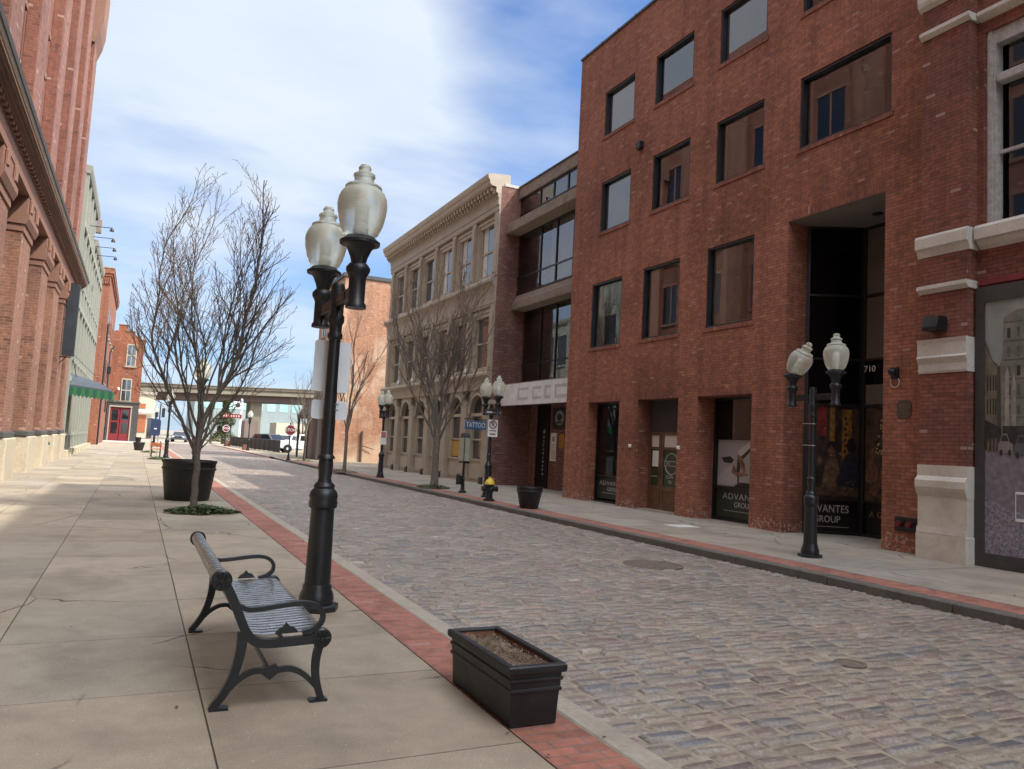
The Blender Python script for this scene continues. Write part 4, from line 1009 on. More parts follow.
# ------------------------------------------------------------------ left side: brick tower block on stone piers
lb = thing('tower_building', 'tall red brick building with deep piers on cream stone bases and a heavy dark cornice', 'building', (-3.2, 20, 0))
piers = [-16.2, -11.8, -7.4, -3.0, 1.6, 6.2, 10.8, 15.35, 19.9, 24.3, 29.25, 33.5, 37.65, 41.4]
PW = 1.9; YE = 43.3
brick_face_lit = brick('brick_pier_lit', (.27,.115,.08), (.21,.085,.058), (.22,.14,.11), grime=(.7,1.2), bh=.085, bw=.25)  # lighter brick: stronger light on the street faces painted into the colour
MB().box(-24, -3.95, -30, YE, -.2, 26.5).box(-3.97, -3.62, -30, YE-.01, 7.3, 26.4).build('wall', M['brickL'], lb)
MB().box(-23.9, -4, -29.9, YE-.1, 26.502, 26.7).build('roof', M['roofm'], lb)
for i, y in enumerate(piers):
    e = y + PW if i < len(piers)-1 else YE
    MB().box(-3.94, -3.2, y, e, 1.331, 6.75).build('pier', M['brickL2'], lb)
    MB().cbox(-3.94, -3.05, y-.0, e+.0, -.05, 1.16, .03).build('pier_base', M['stoneC'], lb)
    MB().cbox(-3.94, -3.12, y-.04, e+.04, 1.162, 1.33, .02).build('belt_course', M['stoneD'], lb)
    cp_ = MB().box(-3.94, -3.16, y-.03, e+.03, 6.751, 6.95).prism([(-3.12,6.95),(-3.05,7.1),(-3.05,7.25),(-3.94,7.25),(-3.94,6.95)], y-.07, e+.07, 'y').box(-3.94, -3.12, y-.03, e+.03, 7.251, 7.72)
    cp_.cbox(-3.13, -3.03, y+.2, y+.42, 7.3, 7.7, .03).cbox(-3.13, -3.03, e-.42, e-.2, 7.3, 7.7, .03)
    cp_.build('capital', M['stoneP'], lb)
    if i < len(piers)-1:
        y2 = piers[i+1]
        MB().cbox(-3.94, -3.5, e+.005, y2-.005, -.05, 1.15, .02).build('bay_base', M['stoneC'], lb)
        MB().box(-3.94, -3.55, e+.005, y2-.005, 1.151, 1.32).build('belt_course', M['stoneD'], lb)
        wn = paneX(-3.9, e+.05, y2-.05, 1.4, 7.2, 1).build('window', M['glassD'], lb)
        m_ = (e+y2)/2
        MB().box(-3.93, -3.8, e+.01, e+.25, 1.33, 7.25).box(-3.93, -3.8, y2-.25, y2-.01, 1.33, 7.25).box(-3.93, -3.78, m_-.1, m_+.1, 1.33, 7.25).box(-3.93, -3.76, e+.25, y2-.25, 3.9, 4.15).build('frame', M['greyframe'], wn)
        for zc in (10.2, 14.2, 18.2, 22.2):
            wn = paneX(-3.6, m_-.85, m_+.85, zc, zc+2.5, 1).build('window', M['glassD'], lb)
            MB().box(-3.62, -3.54, m_-.95, m_+.95, zc-.15, zc).box(-3.619, -3.56, m_-.05, m_+.05, zc, zc+2.5).box(-3.62, -3.55, m_-.92, m_+.92, zc+2.5, zc+2.66).build('frame', M['stoneP'], wn)
    MB().box(-3.61, -3.3, y, e, 8.74, 23.2).build('upper_pier', M['brickL'], lb)
    MB().box(-3.31, -3.285, y+.14, e-.14, 9.2, 22.8).build('pier_lit_strip', brick_face_lit, lb)
en_ = YE
def bandl(prof, name, mat, e=0): MB().prism(prof, -30, YE+e, 'y').build(name, mat, lb)
bandl([(-3.94,7.722),(-3.1,7.722),(-3.1,8.2),(-3.94,8.2)], 'architrave', M['stoneP'])
bandl([(-3.94,8.201),(-3.07,8.201),(-3.07,8.26),(-3.0,8.26),(-3.0,8.31),(-2.93,8.31),(-2.93,8.36),(-2.86,8.36),(-2.86,8.41),(-2.8,8.41),(-2.8,8.46),(-3.94,8.46)], 'moulding', stone('brown_moulding', (.16,.095,.075), .25, (.08,.06,.05), .5), .02)
bandl([(-3.94,8.461),(-2.76,8.461),(-2.76,8.53),(-3.94,8.53)], 'moulding', M['stoneP'], .05)
bandl([(-3.94,8.531),(-2.74,8.531),(-2.70,8.62),(-3.94,8.64)], 'cornice', M['conc2'], .08)
bandl([(-3.94,8.642),(-2.68,8.621),(-2.66,8.73),(-3.94,8.80)], 'cornice_flashing', M['stoneD'], .1)
y = 8.0
while y < YE: MB().box(-3.08, -2.98, y, y+.16, 8.21, 8.30).build('dentil', M['stoneP'], lb); y += .37
bandl([(-3.62,23.2),(-3.2,23.2),(-3.15,23.5),(-3.05,23.55),(-3.05,23.9),(-3.62,23.9)], 'upper_corbel', M['stoneP'], .1)
bandl([(-3.62,23.901),(-2.98,23.901),(-2.85,24.4),(-2.7,24.5),(-2.7,25.0),(-3.62,25.1)], 'upper_cornice', M['brickL'], .2)
# corner corbel turret at the far end
MB().prism([(-3.3,20.0),(-3.1,20.6),(-3.0,21.2),(-2.96,23.2),(-3.62,23.2),(-3.62,20.0)], 41.2, YE+.15, 'y').build('corner_corbel', M['stoneP'], lb)
# hydrant-like standpipe on the base
sp2 = thing('standpipe', 'dark green standpipe fitting on the cream stone base of the tower block', 'standpipe', (-3.4, 36.6, .9))
MB().lathe([(.1,0),(.12,.05),(.12,.3),(.08,.36)], (-3.35, 36.6, .62), 14).tube([(-3.35,36.6,.8),(-3.1,36.6,.8)], .06, 10).build('body', simple('green_brass', (.04,.08,.05), .5, .2, 5), sp2)
# vertical black sign on brackets
vs = thing('blade_sign', 'tall black blade sign on brackets high on the brick piers', 'sign', (-2.95, 38.2, 6))
MB().cbox(-3.13, -2.66, 38.0, 38.22, 4.55, 7.66, .02).build('board', simple('black_sign_face', (.022,.026,.032), .45, .25, 2), vs)
MB().box(-3.2, -2.7, 38.06, 38.12, 6.1, 6.14).tube([(-3.25,38.1,4.5),(-2.75,38.1,4.5)], .025, 6).tube([(-3.22,38.1,7.7),(-2.8,38.1,7.7)], .025, 6).tube([(-3.2,38.1,4.2),(-2.95,38.1,4.5)], .02, 6).build('bracket', M['black'], vs)

# ------------------------------------------------------------------ grey green iron front next to it
gf = thing('grey_iron_building', 'narrow pale grey green fronted building beyond the brick tower', 'building', (-3.1, 52, 0))
MB().box(-16, -3.25, 43.42, 53.2, -.1, 14.2).box(-16, -3.25, 53.2, 64.2, -.1, 12.6).build('wall', M['grey'], gf)
m = MB(); w_m = MB()
for k in range(10):
    y = 43.5+k*2.28
    top = 14.2 if y < 52.6 else 12.6
    MB().box(-3.25, -3.13, y, y+.4, .351, top-.001).build('pilaster', M['grey'], gf)
    MB().cbox(-3.25, -2.9, y-.08, y+.48, -.05, .35, .02).build('plinth', M['stoneC'], gf)
    for z0 in (1.2, 5.0, 9.0):
        if z0+2.6 < top and y+2.2 < 64:
            wn = paneX(-3.23, y+.55, y+2.1, z0, z0+2.5, 1).build('window', M['glassD'], gf)
            MB().cbox(-3.25, -3.1, y+.42, y+2.25, z0+2.55, z0+2.85, .03).build('hood', M['grey'], wn); MB().box(-3.25, -3.14, y+.45, y+2.2, z0-.16, z0-.01).build('sill', M['grey'], wn)
MB().prism([(-3.25,14.2),(-3.1,14.2),(-3.02,14.4),(-3.0,14.6),(-3.6,14.65)], 43.42, 53.3, 'y').prism([(-3.25,12.6),(-3.1,12.6),(-3.02,12.8),(-3.0,13.0),(-3.6,13.05)], 53.31, 64.3, 'y').build('cornice', M['grey'], gf)
MB().box(-3.2, -2.9, 52.9, 53.3, 13.4, 14.2).build('end_bracket', M['conc'], gf)
for k in range(4):
    g_ = thing('gooseneck_lamp', ('topmost', 'second', 'third', 'lowest')[k]+' of the four thin sign lamps reaching out from the grey green front', 'lamp', (-3, 46+k*2.6, 12.2), 'sign lamps on the grey green front')
    yy = 46+k*2.6; zz = 12.15
    MB().tube([(-3.05,yy,zz),(-2.0,yy,zz+.05)], .02, 6).build('arm', M['black'], g_)
    MB().lathe([(.03,0),(.1,-.12),(.11,-.2)], (-2.02,yy,zz+.06), 12).build('shade', M['black'], g_)
# ------------------------------------------------------------------ green and grey awning
aw = thing('shop_awning', 'grey topped entrance awning with a scalloped bright green valance over the left pavement', 'awning', (-2.4, 45, 3))
a0, a1 = 44.0, 46.6; xa, xb = -3.3, -1.22
MB().add([(xa,a0,3.5),(xb,a0,3.3),(xb,a1,3.3),(xa,a1,3.5),(xa,a0,3.62),(xb,a0,3.42),(xb,a1,3.42),(xa,a1,3.62),(xa,45.1,4.25),(-1.9,45.2,3.85),(-1.9,45.5,3.85),(xa,45.5,4.25)],
    [(0,3,2,1),(0,1,5,4),(1,2,6,5),(2,3,7,6),(4,5,9,8),(5,6,10,9),(6,7,11,10),(8,9,10,11),(0,4,8,11,7,3)]).build('canopy', M['aw_grey'], aw)
def scal(fixed, axis, u0, u1, zt0, zt1, n_):
    for k in range(n_):
        ua, ub = u0+(u1-u0)*k/n_, u0+(u1-u0)*(k+1)/n_
        za, zb_ = zt0+(zt1-zt0)*k/n_, zt0+(zt1-zt0)*(k+1)/n_
        poly = [(ua,za),(ub,zb_),(ub,zb_-.36),((ua+ub)/2,(za+zb_)/2-.48),(ua,za-.36)]
        MB().prism(poly, fixed, fixed+.03, axis).build('valance_scallop', M['aw_green'] if k % 2 else M['aw_green2'], aw)
scal(a0-.032, 'y', xa, xb, 3.52, 3.34, 12); scal(xb+.002, 'x', a0, a1, 3.34, 3.34, 10)
MB().tube([(-2.9,44.5,4.0),(-3.25,44.5,5.4)], .02, 5).tube([(-1.4,44.2,3.5),(-3.2,44.2,5.2)], .012, 5).build('stay', M['black'], aw)

# ------------------------------------------------------------------ red brick building and stepped gable house
rb = thing('corner_brick_building', 'narrow tall red brick building with a corbelled top past the grey green front', 'building', (-3.5, 80, 0))
MB().box(-16, -3.02, 75, 95.9, -.1, 14.6).build('wall', M['brickN'], rb)
MB().box(-16, -2.9, 74.9, 95.9, 14.602, 14.85).box(-16, -2.8, 74.8, 95.9, 14.86, 15.3).build('corbel', M['brickN'], rb)
for k in range(6): MB().box(-3.9+k*.16, -3.82+k*.16, 74.86, 75, 13.9, 14.5).build('corbel_block', M['brickN'], rb)
MB().box(-16.1, -2.75, 74.75, 95.9, 15.302, 15.4).build('coping', M['conc2'], rb)
for k in range(5):
    for z0 in (5.5, 9.8):
        wn = paneX(-3.0, 77+k*3.8, 78.2+k*3.8, z0, z0+2.3, 1).build('window', M['glassD'], rb)
        MB().box(-3.02, -2.9, 76.9+k*3.8, 78.3+k*3.8, z0-.16, z0).build('sill', M['conc2'], wn)
MB().tube([(-2.9,75.3,0),(-2.9,75.3,10.5)], .07, 8).build('downpipe', M['black'], rb)
MB().tube([(-2.9,86,3),(-2.9,86,9),(-2.6,86,9.6)], .06, 6).box(-2.98,-2.7,85.5,86.5,6.8,7.5).build('conduit', M['black'], rb)
gh_ = thing('gable_house', 'orange brick house with a stepped gable and two sash windows facing the street', 'building', (-1.4, 96, 0))
MB().prism([(-6,-.1),(.1,-.1),(.1,11.5),(-.35,11.5),(-.35,11.9),(-.9,12.0),(-.9,12.35),(-1.7,12.5),(-1.7,13.0),(-2.6,13.0),(-2.6,12.4),(-3.1,12.2),(-6,12.2)], 96, 112, 'y').build('wall', M['brickN'], gh_)
MB().box(-.5, .22, 95.9, 112.1, 11.502, 11.72).box(-1.75,-.88,95.92,96.4,12.352,12.45).box(-2.66,-1.64,95.92,96.4,13.002,13.1).build('coping', M['conc2'], gh_)
def sashY(x0, x1, y, z0, z1, parent):
    wn = MB().quad((x0,y,z0),(x1,y,z0),(x1,y,z1),(x0,y,z1)).build('window', M['glassI'], parent)
    m = MB().box(x0-.1,x0,y-.05,y+.02,z0,z1).box(x1,x1+.1,y-.05,y+.02,z0,z1).box(x0-.1,x1+.1,y-.05,y+.02,z1,z1+.12).box(x0,x1,y-.04,y-.002,(z0+z1)/2-.05,(z0+z1)/2+.05).box((x0+x1)/2-.03,(x0+x1)/2+.03,y-.03,y-.002,z0,z1)
    m.build('frame', M['iron2'], wn)
    MB().box(x0-.2,x1+.2,y-.14,y-.001,z0-.2,z0-.001).build('sill', M['conc2'], wn)
sashY(-1.5, -.7, 95.98, 8.5, 10.8, gh_); sashY(-1.75, -.9, 95.98, 4.55, 6.9, gh_)
MB().lathe([(.03,-.3),(.12,-.3),(.14,-.1),(.05,0)], (-2.1,95.75,6.0), 10).build('wall_light', M['lampw'], gh_)
vb = thing('entrance_porch', 'dark timber entrance porch with red panelled doors in front of the gable house', 'porch', (-1.3, 94, 0))
m = MB().box(-2.95, .12, 92.9, 95.95, 3.75, 4.25).box(-2.95, -2.72, 92.9, 95.95, 0, 3.75).box(-.55, .12, 92.9, 95.95, 0, 3.75).box(-2.72,-.55,95.6,95.9,0,3.74)
m.build('wall', M['greyframe'], vb)
MB().box(-3.05, .22, 92.8, 95.96, 4.252, 4.4).build('roof', M['roofm'], vb)
MB().box(-2.75, -.5, 92.84, 92.9, 3.74, 3.9).build('sign_strip', M['conc2'], vb)
MB().box(-2.74, -2.62, 92.86, 92.99, 0, 3.7).build('door_post', M['conc2'], vb)
MB().box(-.66, -.54, 92.86, 92.99, 0, 3.7).build('door_post', M['conc2'], vb)
for x0, x1 in ((-2.6,-1.68),(-1.62,-.68)):
    d_ = MB().box(x0,x0+.16,93,93.06,.1,3.65).box(x1-.16,x1,93,93.06,.1,3.65).box(x0+.16,x1-.16,93.002,93.058,.1,.9).box(x0+.16,x1-.16,93.002,93.058,2.1,2.3).box(x0+.16,x1-.16,93.002,93.058,3.45,3.65)
    d = d_.build('door', M['red'], vb)
    MB().quad((x0+.16,93.03,.9),(x1-.16,93.03,.9),(x1-.16,93.03,3.45),(x0+.16,93.03,3.45)).build('pane', M['glassD'], d)
MB().box(-5, .6, 91.0, 92.8, -.1, .14).build('step', M['white'], vb)
tag(MB().cbox(-4.2, -2.98, 91.4, 91.6, .14, 1.6, .02).build('wooden_gate', M['greyframe'], loc=(-3.6, 91.5, 0)), 'low dark boarded gate left of the red doored porch', 'gate')
# ------------------------------------------------------------------ street lamps
def make_lamp(label, Lh, sc, mat, loc, group, rot=0):
    """twin acorn lamp built at the origin; arms along Y; Lh = half arm length"""
    t = thing('street_lamp', label, 'street lamp', (0,0,0), group)
    b = MB()
    b.lathe([(.205,0),(.205,.045),(.19,.055)], n=8)
    b.lathe([(.15,.055),(.155,.10),(.145,.15),(.13,.18),(.13,.21),(.122,.23)], n=24)
    b.lathe([(.116,.23),(.110,.6),(.104,.90)], n=32, flute=.05, fz=(.3,.85))
    b.lathe([(.104,.90),(.126,.92),(.131,.96),(.122,.99),(.13,1.02),(.118,1.06),(.09,1.09),(.096,1.11),(.08,1.14)], n=24)
    b.build('base', mat, t, smooth=True)
    s_ = MB()
    s_.lathe([(.068,1.14),(.058,1.18),(.07,1.3),(.062,1.36)], n=24, flute=.08, fz=(1.17,1.32))
    s_.lathe([(.08,1.36),(.075,1.38),(.058,1.40),(.055,2.0),(.052,2.46)], n=24, flute=.05, fz=(1.45,2.4))
    s_.lathe([(.052,2.46),(.07,2.48),(.07,2.51),(.056,2.53),(.06,2.6),(.075,2.63),(.075,2.68),(.062,2.7),(.066,2.95),(.05,2.99),(.012,3.0)], n=20)
    s_.build('pole', mat, t, smooth=True)
    MB().cbox(-.028, .028, -Lh, Lh, 2.76, 2.87, .006).box(-.034,.034,-Lh*.55,-.08,2.785,2.845).box(-.034,.034,.08,Lh*.55,2.785,2.845).build('arm', mat, t)
    mid_ = MB().lathe([(.062,2.52),(.064,2.54),(.062,2.56)], n=20).lathe([(.067,1.98),(.067,2.0)], n=20); 
    for s in (-1, 1):
        y = s*Lh
        h = MB()
        h.lathe([(.088,2.66),(.088,2.69),(.072,2.71),(.072,2.92),(.08,2.94),(.102,2.98),(.102,3.01),(.075,3.045)], (0,y,0), 20)
        h.lathe([(.062,3.045),(.075,3.1),(.105,3.17),(.135,3.21)], (0,y,0), 28, flute=.1, fz=(3.05,3.2))
        h.lathe([(.17,3.21),(.172,3.235),(.15,3.25),(.125,3.275)], (0,y,0), 28)
        hh = h.build('lamp_holder', mat, t, smooth=True)
        g = MB()
        pr = [(.115,3.275),(.15,3.31),(.185,3.40),(.205,3.50),(.212,3.58),(.205,3.64),(.185,3.69),(.15,3.73),(.158,3.745),(.15,3.76),(.10,3.78),(.085,3.80),(.082,3.835),(.095,3.85),(.092,3.87),(.06,3.89),(.05,3.91),(.056,3.93),(.04,3.96),(.012,3.97)]
        g.lathe(pr, (0,y,0), 32)
        g.v = [(v[0], v[1], 3.275+(v[2]-3.275)*.925) for v in g.v]
        gl = g.build('globe', M['globe'], t, smooth=True)
        MB().lathe([(.05,3.28),(.055,3.36),(.045,3.40),(.05,3.42),(.05,3.54),(.03,3.58)], (0,y,0), 14).build('bulb', M['alu'], gl)
    t.scale = (sc, sc, sc); t.location = loc; t.rotation_euler.z = rot
    return t
G_ = 'twin globe street lamps'
near = make_lamp('large black twin globe lamp by the near bench, two blank sign backs strapped on', .70, 1.045, M['black'], (1.665, 7.46, 0), G_)
std = make_lamp('twin globe lamp before the office entrance, one globe knocked crooked', .49, .985, M['navy'], (10.66, 9.87, 0), G_)
stdg = [c for c in std.children if c.name.startswith('globe')]
def lampcopy(loc, label):
    c = copy_tree(std); c.location = loc; c['label'] = label; return c
lampcopy((10.2, 22.55, 0), 'twin globe lamp behind the yellow topped hydrant with a no parking sign on its post')
lampcopy((9.85, 33.3, 0), 'twin globe lamp at the far end of the beige iron front')
lampcopy((1.72, 25.6, 0), 'twin globe lamp rising behind the round black planter, hidden by the bare tree')
lampcopy((1.66, 48.2, 0), 'twin globe lamp by the orange seated bench on the left kerb')
lampcopy((1.7, 84, 0), 'most distant twin globe lamp, near the red doored porch')
lampcopy((9.95, 79, 0), 'black lamp beside the far parking fence')
# the crooked globe: pivot about its seat
gx = max(stdg, key=lambda o: sum(v.co.y for v in o.data.vertices)/len(o.data.vertices))
pv = Vector((0, .49, 3.25)); rotm = Matrix.Rotation(R(30), 4, 'X') @ Matrix.Rotation(R(6), 4, 'Y')
gx.matrix_basis = Matrix.Translation(pv) @ rotm @ Matrix.Translation(-pv)
# sign backs on the near lamp
sg = thing('sign_plate', 'larger upper sheet metal sign seen from behind, strapped to the near lamp post', 'sign', (1.7, 7.55, 2.3), 'sign backs on the near lamp')
def rounded(x0, x1, z0, z1, r, k=5):
    pts = []
    for (cx, cz, a) in ((x1-r,z1-r,0),(x0+r,z1-r,90),(x0+r,z0+r,180),(x1-r,z0+r,270)):
        for i in range(k+1): pts.append((cx+r*math.cos(R(a+90*i/k)), cz+r*math.sin(R(a+90*i/k))))
    return pts
MB().prism(rounded(1.505, 1.86, 2.07, 2.57, .025), 7.575, 7.582, 'y').build('plate', M['alu'], sg)
MB().box(1.66,1.72,7.53,7.574,2.15,2.5).build('clamp', M['black'], sg)
sg = thing('sign_plate', 'smaller lower metal sign back strapped under the large one on the near lamp', 'sign', (1.7, 7.55, 1.9), 'sign backs on the near lamp')
MB().prism(rounded(1.51, 1.86, 1.80, 1.985, .03), 7.565, 7.572, 'y').build('plate', M['alu'], sg)
MB().lathe([(.063,1.94),(.063,1.95)], (1.69,7.48,0), 24).lathe([(.063,1.885),(.063,1.895)], (1.69,7.48,0), 24).box(1.65,1.73,7.54,7.564,1.87,1.96).build('strap', M['steel'], sg)
st = MB()
for z in (1.92, 2.3): st.lathe([(.061,z),(.061,z+.014)], (10.66, 9.87, 0), 20)
st.box(10.6, 10.62, 9.9, 10.05, 2.303, 2.316).box(10.6,10.62,9.9,10.05,1.923,1.936)
tag(st.build('strap_band', M['steel'], loc=(10.66, 9.87, 2)), 'two bare steel strap bands round the post of the lamp with the crooked globe', 'strap')
# no parking sign
ps = thing('parking_sign', 'small white no parking sign with a red circle on the lamp post behind the hydrant', 'sign', (10.2, 22.4, 2.2))
MB().prism(rounded(10.03, 10.37, 1.92, 2.47, .03), 22.36, 22.368, 'y').build('plate', M['signw'], ps)
MB().tube([(10.2+.12*math.cos(t*.3142), 22.357, 2.31+.12*math.sin(t*.3142)) for t in range(21)], .016, 5, False).tube([(10.11,22.357,2.4),(10.29,22.357,2.22)], .013, 5).build('prohibition_ring', M['redsign'], ps)
text('P', .19, (10.2, 22.358, 2.31), (1,0,0), (0,0,1), flat('sign_black', (.02,.02,.02)), ps)
MB().box(10.08, 10.32, 22.356, 22.36, 2.1, 2.13).box(10.1, 10.3, 22.356, 22.36, 1.99, 2.03).build('red_rule', M['redsign'], ps)
nb = thing('street_name_sign', 'dark street name blade across the lamp behind the hydrant', 'sign', (10.2, 22.3, 2.75))
MB().cbox(9.9, 10.5, 22.36, 22.38, 2.62, 2.78, .004).build('blade', simple('dark_blade', (.06,.05,.05), .5, .2, 5), nb)
MB().box(9.96, 10.44, 22.355, 22.36, 2.68, 2.72).build('faded_lettering', M['alu'], nb)
lp = thing('parking_notice', 'tiny red and white parking notice on the lamp at the end of the beige front', 'sign', (9.85, 33.2, 1.9))
MB().prism(rounded(9.71, 9.99, 1.45, 2.05, .03), 33.17, 33.178, 'y').build('plate', M['signw'], lp)
MB().box(9.75, 9.95, 33.164, 33.17, 1.75, 2.0).build('red_panel', simple('faded_red', (.4,.14,.12)), lp)

# ------------------------------------------------------------------ bench
bn = thing('bench', 'black steel strap bench with scrolled cast ends facing the cobbled street', 'bench', (.85, 5.85, 0))
BY, BE = 4.9, 6.82
def arc(cx, cz, r, a0, a1, n=8): return [(cx+r*math.cos(R(a0+(a1-a0)*i/n)), cz+r*math.sin(R(a0+(a1-a0)*i/n))) for i in range(n+1)]
def spline(pts, n=6):
    out = []
    P = [Vector(p) for p in pts]; P = [2*P[0]-P[1]] + P + [2*P[-1]-P[-2]]
    for i in range(1, len(P)-2):
        for k in range(n):
            t = k/n; a, b, c, d = P[i-1], P[i], P[i+1], P[i+2]
            out.append(tuple(.5*((2*b)+(c-a)*t+(2*a-5*b+4*c-d)*t*t+(3*b-a-3*c+d)*t**3)))
    out.append(tuple(P[-2])); return out
bend = lambda L_: [(x + max(0, x-.85)*.16 - (.022 if z > .7 else .022*max(0, z-.45)/.25), z - max(0, x-.85)*.04) for x, z in L_]
prof = arc(.545, .755, .042, 235, 20, 10) + [(.600,.72),(.625,.64),(.652,.56),(.678,.485)] + arc(.745, .475, .062, 200, 275, 6)[1:] + [(.80,.408),(.90,.414),(1.0,.424),(1.06,.432)] + arc(1.10, .392, .042, 95, -120, 10)
prof = bend(prof)
n = 27; pitch = (BE-BY-.05)/n
sb = MB()
for k in range(n):
    y = BY+.025+k*pitch
    sb.strip(prof, 0, 0, (y+.013, y+pitch-.013), 'y', .006)
sb.build('seat', M['strap'], bn, smooth=30)
MB().tube([(.56,BY,.75),(.56,BE,.75)], .016, 8).tube([(1.14,BY,.384),(1.14,BE,.384)], .016, 8).tube([(.70,BY,.43),(.70,BE,.43)], .014, 8).tube([(.9,BY,.395),(.9,BE,.395)], .012, 8).build('rail', M['black'], bn)
for y in (BY, BE):
    e = MB(); w2 = .022
    E_ = lambda L_: spline(bend(L_))
    e.strip(E_([(.565,.745),(.60,.68),(.632,.60),(.662,.51),(.695,.435),(.745,.385),(.82,.368),(.95,.375),(1.08,.388)]), 0, 0, (y-w2, y+w2), 'y', .052)
    e.strip(E_([(.672,.44),(.668,.34),(.645,.22),(.60,.11),(.53,.012)]), 0, 0, (y-w2*.94, y+w2*.94), 'y', [.06-.018*i/24 for i in range(25)])
    e.strip(E_([(1.10,.375),(1.082,.28),(1.082,.18),(1.10,.09),(1.125,.012)]), 0, 0, (y-w2*.9, y+w2*.9), 'y', [.05-.012*i/24 for i in range(25)])
    e.strip(E_([(.60,.10),(.665,.165),(.74,.205),(.81,.205),(.845,.185),(.88,.205),(.95,.21),(1.02,.175),(1.09,.10)]), 0, 0, (y-w2*.8, y+w2*.8), 'y', .03)
    e.box(.515, .62, y-.03, y+.03, 0, .016).box(1.09, 1.2, y-.03, y+.03, 0, .016)
    e.prism([(.79,.2),(.81,.235),(.845,.225),(.88,.24),(.905,.205),(.88,.185),(.845,.155),(.81,.18)], y-w2*1.1, y+w2*1.1, 'y')
    e.build('end_frame', M['black'], bn, smooth=35)
    a = MB().strip(E_([(.645,.60),(.70,.575),(.78,.575),(.90,.592),(1.0,.605),(1.07,.59),(1.105,.545),(1.10,.49),(1.06,.45),(1.0,.425)]), 0, 0, (y-.02, y+.02), 'y', .028)
    a.prism([(.86,.42),(.885,.45),(.905,.458),(.925,.485),(.945,.462),(.97,.458),(1.0,.425)], y-.015, y+.015, 'y')
    a.build('armrest', M['black'], bn, smooth=35)
    for (cx, cz) in ((.528,.75),(1.142,.382)):
        s_ = -1 if y == BY else 1; md = MB()
        md.lathe([(.052,-.026),(.06,-.02),(.06,.02),(.052,.026)], (cx, y, cz), 20, axis='y')
        for q in range(8):
            t = q*math.pi/4
            md.tube([(cx+.012*math.cos(t), y+s_*.031, cz+.012*math.sin(t)), (cx+.045*math.cos(t), y+s_*.031, cz+.045*math.sin(t))], [.003,.009], 5)
        md.lathe([(.012,.0),(.012,s_*.04)], (cx, y, cz), 10, axis='y')
        md.build('medallion', M['black'], bn, smooth=30)
MB().tube([(.845,BY,.2),(.845,BE,.2)], .013, 8).build('stretcher', M['black'], bn)

# ------------------------------------------------------------------ planters
pb_ = thing('trough_planter', 'rectangular black trough planter with ribbed rim and bare dry soil on the brick band', 'planter', (2.24, 4.6, 0))
x0, x1, ya, yb = 2.075, 2.40, 4.10, 5.02
m = MB()
def trough(mb, i0, z0, i1, z1):  # four outer faces from inset i0@z0 to i1@z1
    P = lambda i, z: [(x0+i,ya+i,z),(x1-i,ya+i,z),(x1-i,yb-i,z),(x0+i,yb-i,z)]
    a, b = P(i0,z0), P(i1,z1)
    for k in range(4):
        l = (k+1) % 4; mb.quad(a[k], a[l], b[l], b[k])
prf = [(.012,0),(.002,.19),(-.008,.194),(-.010,.204),(-.008,.214),(-.002,.218),(-.004,.252),(-.012,.256),(-.014,.266),(-.012,.276),(-.005,.28),(-.006,.298),(-.024,.304),(-.030,.315),(-.030,.345),(-.022,.354),(.012,.354),(.017,.346),(.02,.2)]
for a, b in zip(prf, prf[1:]): trough(m, a[0], a[1], b[0], b[1])
m.quad((x0+.012,ya+.012,0.001),(x0+.012,yb-.012,.001),(x1-.012,yb-.012,.001),(x1-.012,ya+.012,.001))
m.build('trough', M['blackm'], pb_, bevel=.003)
m = MB()
for k, (a, b) in enumerate((((.02,.34),(.021,.30)),)): trough(m, .021, .332, .022, .29)
m.build('liner', simple('rusty_liner', (.2,.075,.04), .8, .3, 9), pb_)
sm_ = MB(); nx, ny = 14, 40; rs = random.Random(3)
zz = [[.305+rs.uniform(-.014,.014)+.02*math.sin(i*.5)*math.sin(j*.2) for j in range(ny+1)] for i in range(nx+1)]
V = [(x0+.022+(x1-x0-.044)*i/nx, ya+.022+(yb-ya-.044)*j/ny, zz[i][j]) for i in range(nx+1) for j in range(ny+1)]
sm_.add(V, [(i*(ny+1)+j, (i+1)*(ny+1)+j, (i+1)*(ny+1)+j+1, i*(ny+1)+j+1) for i in range(nx) for j in range(ny)])
for k in range(500):
    x, y = rs.uniform(x0+.03,x1-.03), rs.uniform(ya+.03,yb-.03); t = rs.uniform(0,6.3); l = rs.uniform(.008,.03)
    sm_.tube([(x,y,.318),(x+l*math.cos(t),y+l*math.sin(t),.32+rs.uniform(-.005,.012))], rs.uniform(.0015,.004), 4)
sm_.build('soil', M['soil'], pb_, smooth=True)
def pot(name, label, c, rb_, rt, h, seg=40, group=None):
    t = thing(name, label, 'planter', c)
    m = MB(); k = h
    m.lathe([(rb_*.97,0),(rb_,.02),(rb_+(rt-rb_)*.76,h*.76),(rb_+(rt-rb_)*.76+.02,h*.77),(rb_+(rt-rb_)*.8+.02,h*.8),(rt*.955,h*.82),(rt*.965,h*.93),(rt,h*.935),(rt*1.0,h*.985),(rt*.985,h),(rt*.93,h),(rt*.91,h*.9)], c, seg)
    m.build('tub', M['blackm'], t, smooth=True)
    MB().lathe([(rt*.9,h*.9),(rt*.5,h*.915),(.02,h*.92)], c, seg).build('soil', M['soil'], t)
    return t
pot('round_planter', 'very large round black planter behind the nearest bare tree', (1.21, 19.75, 0), .49, .61, .93)
pot('round_planter', 'small round black planter on the right pavement near the hydrant', (9.78, 18.8, 0), .25, .37, .585)
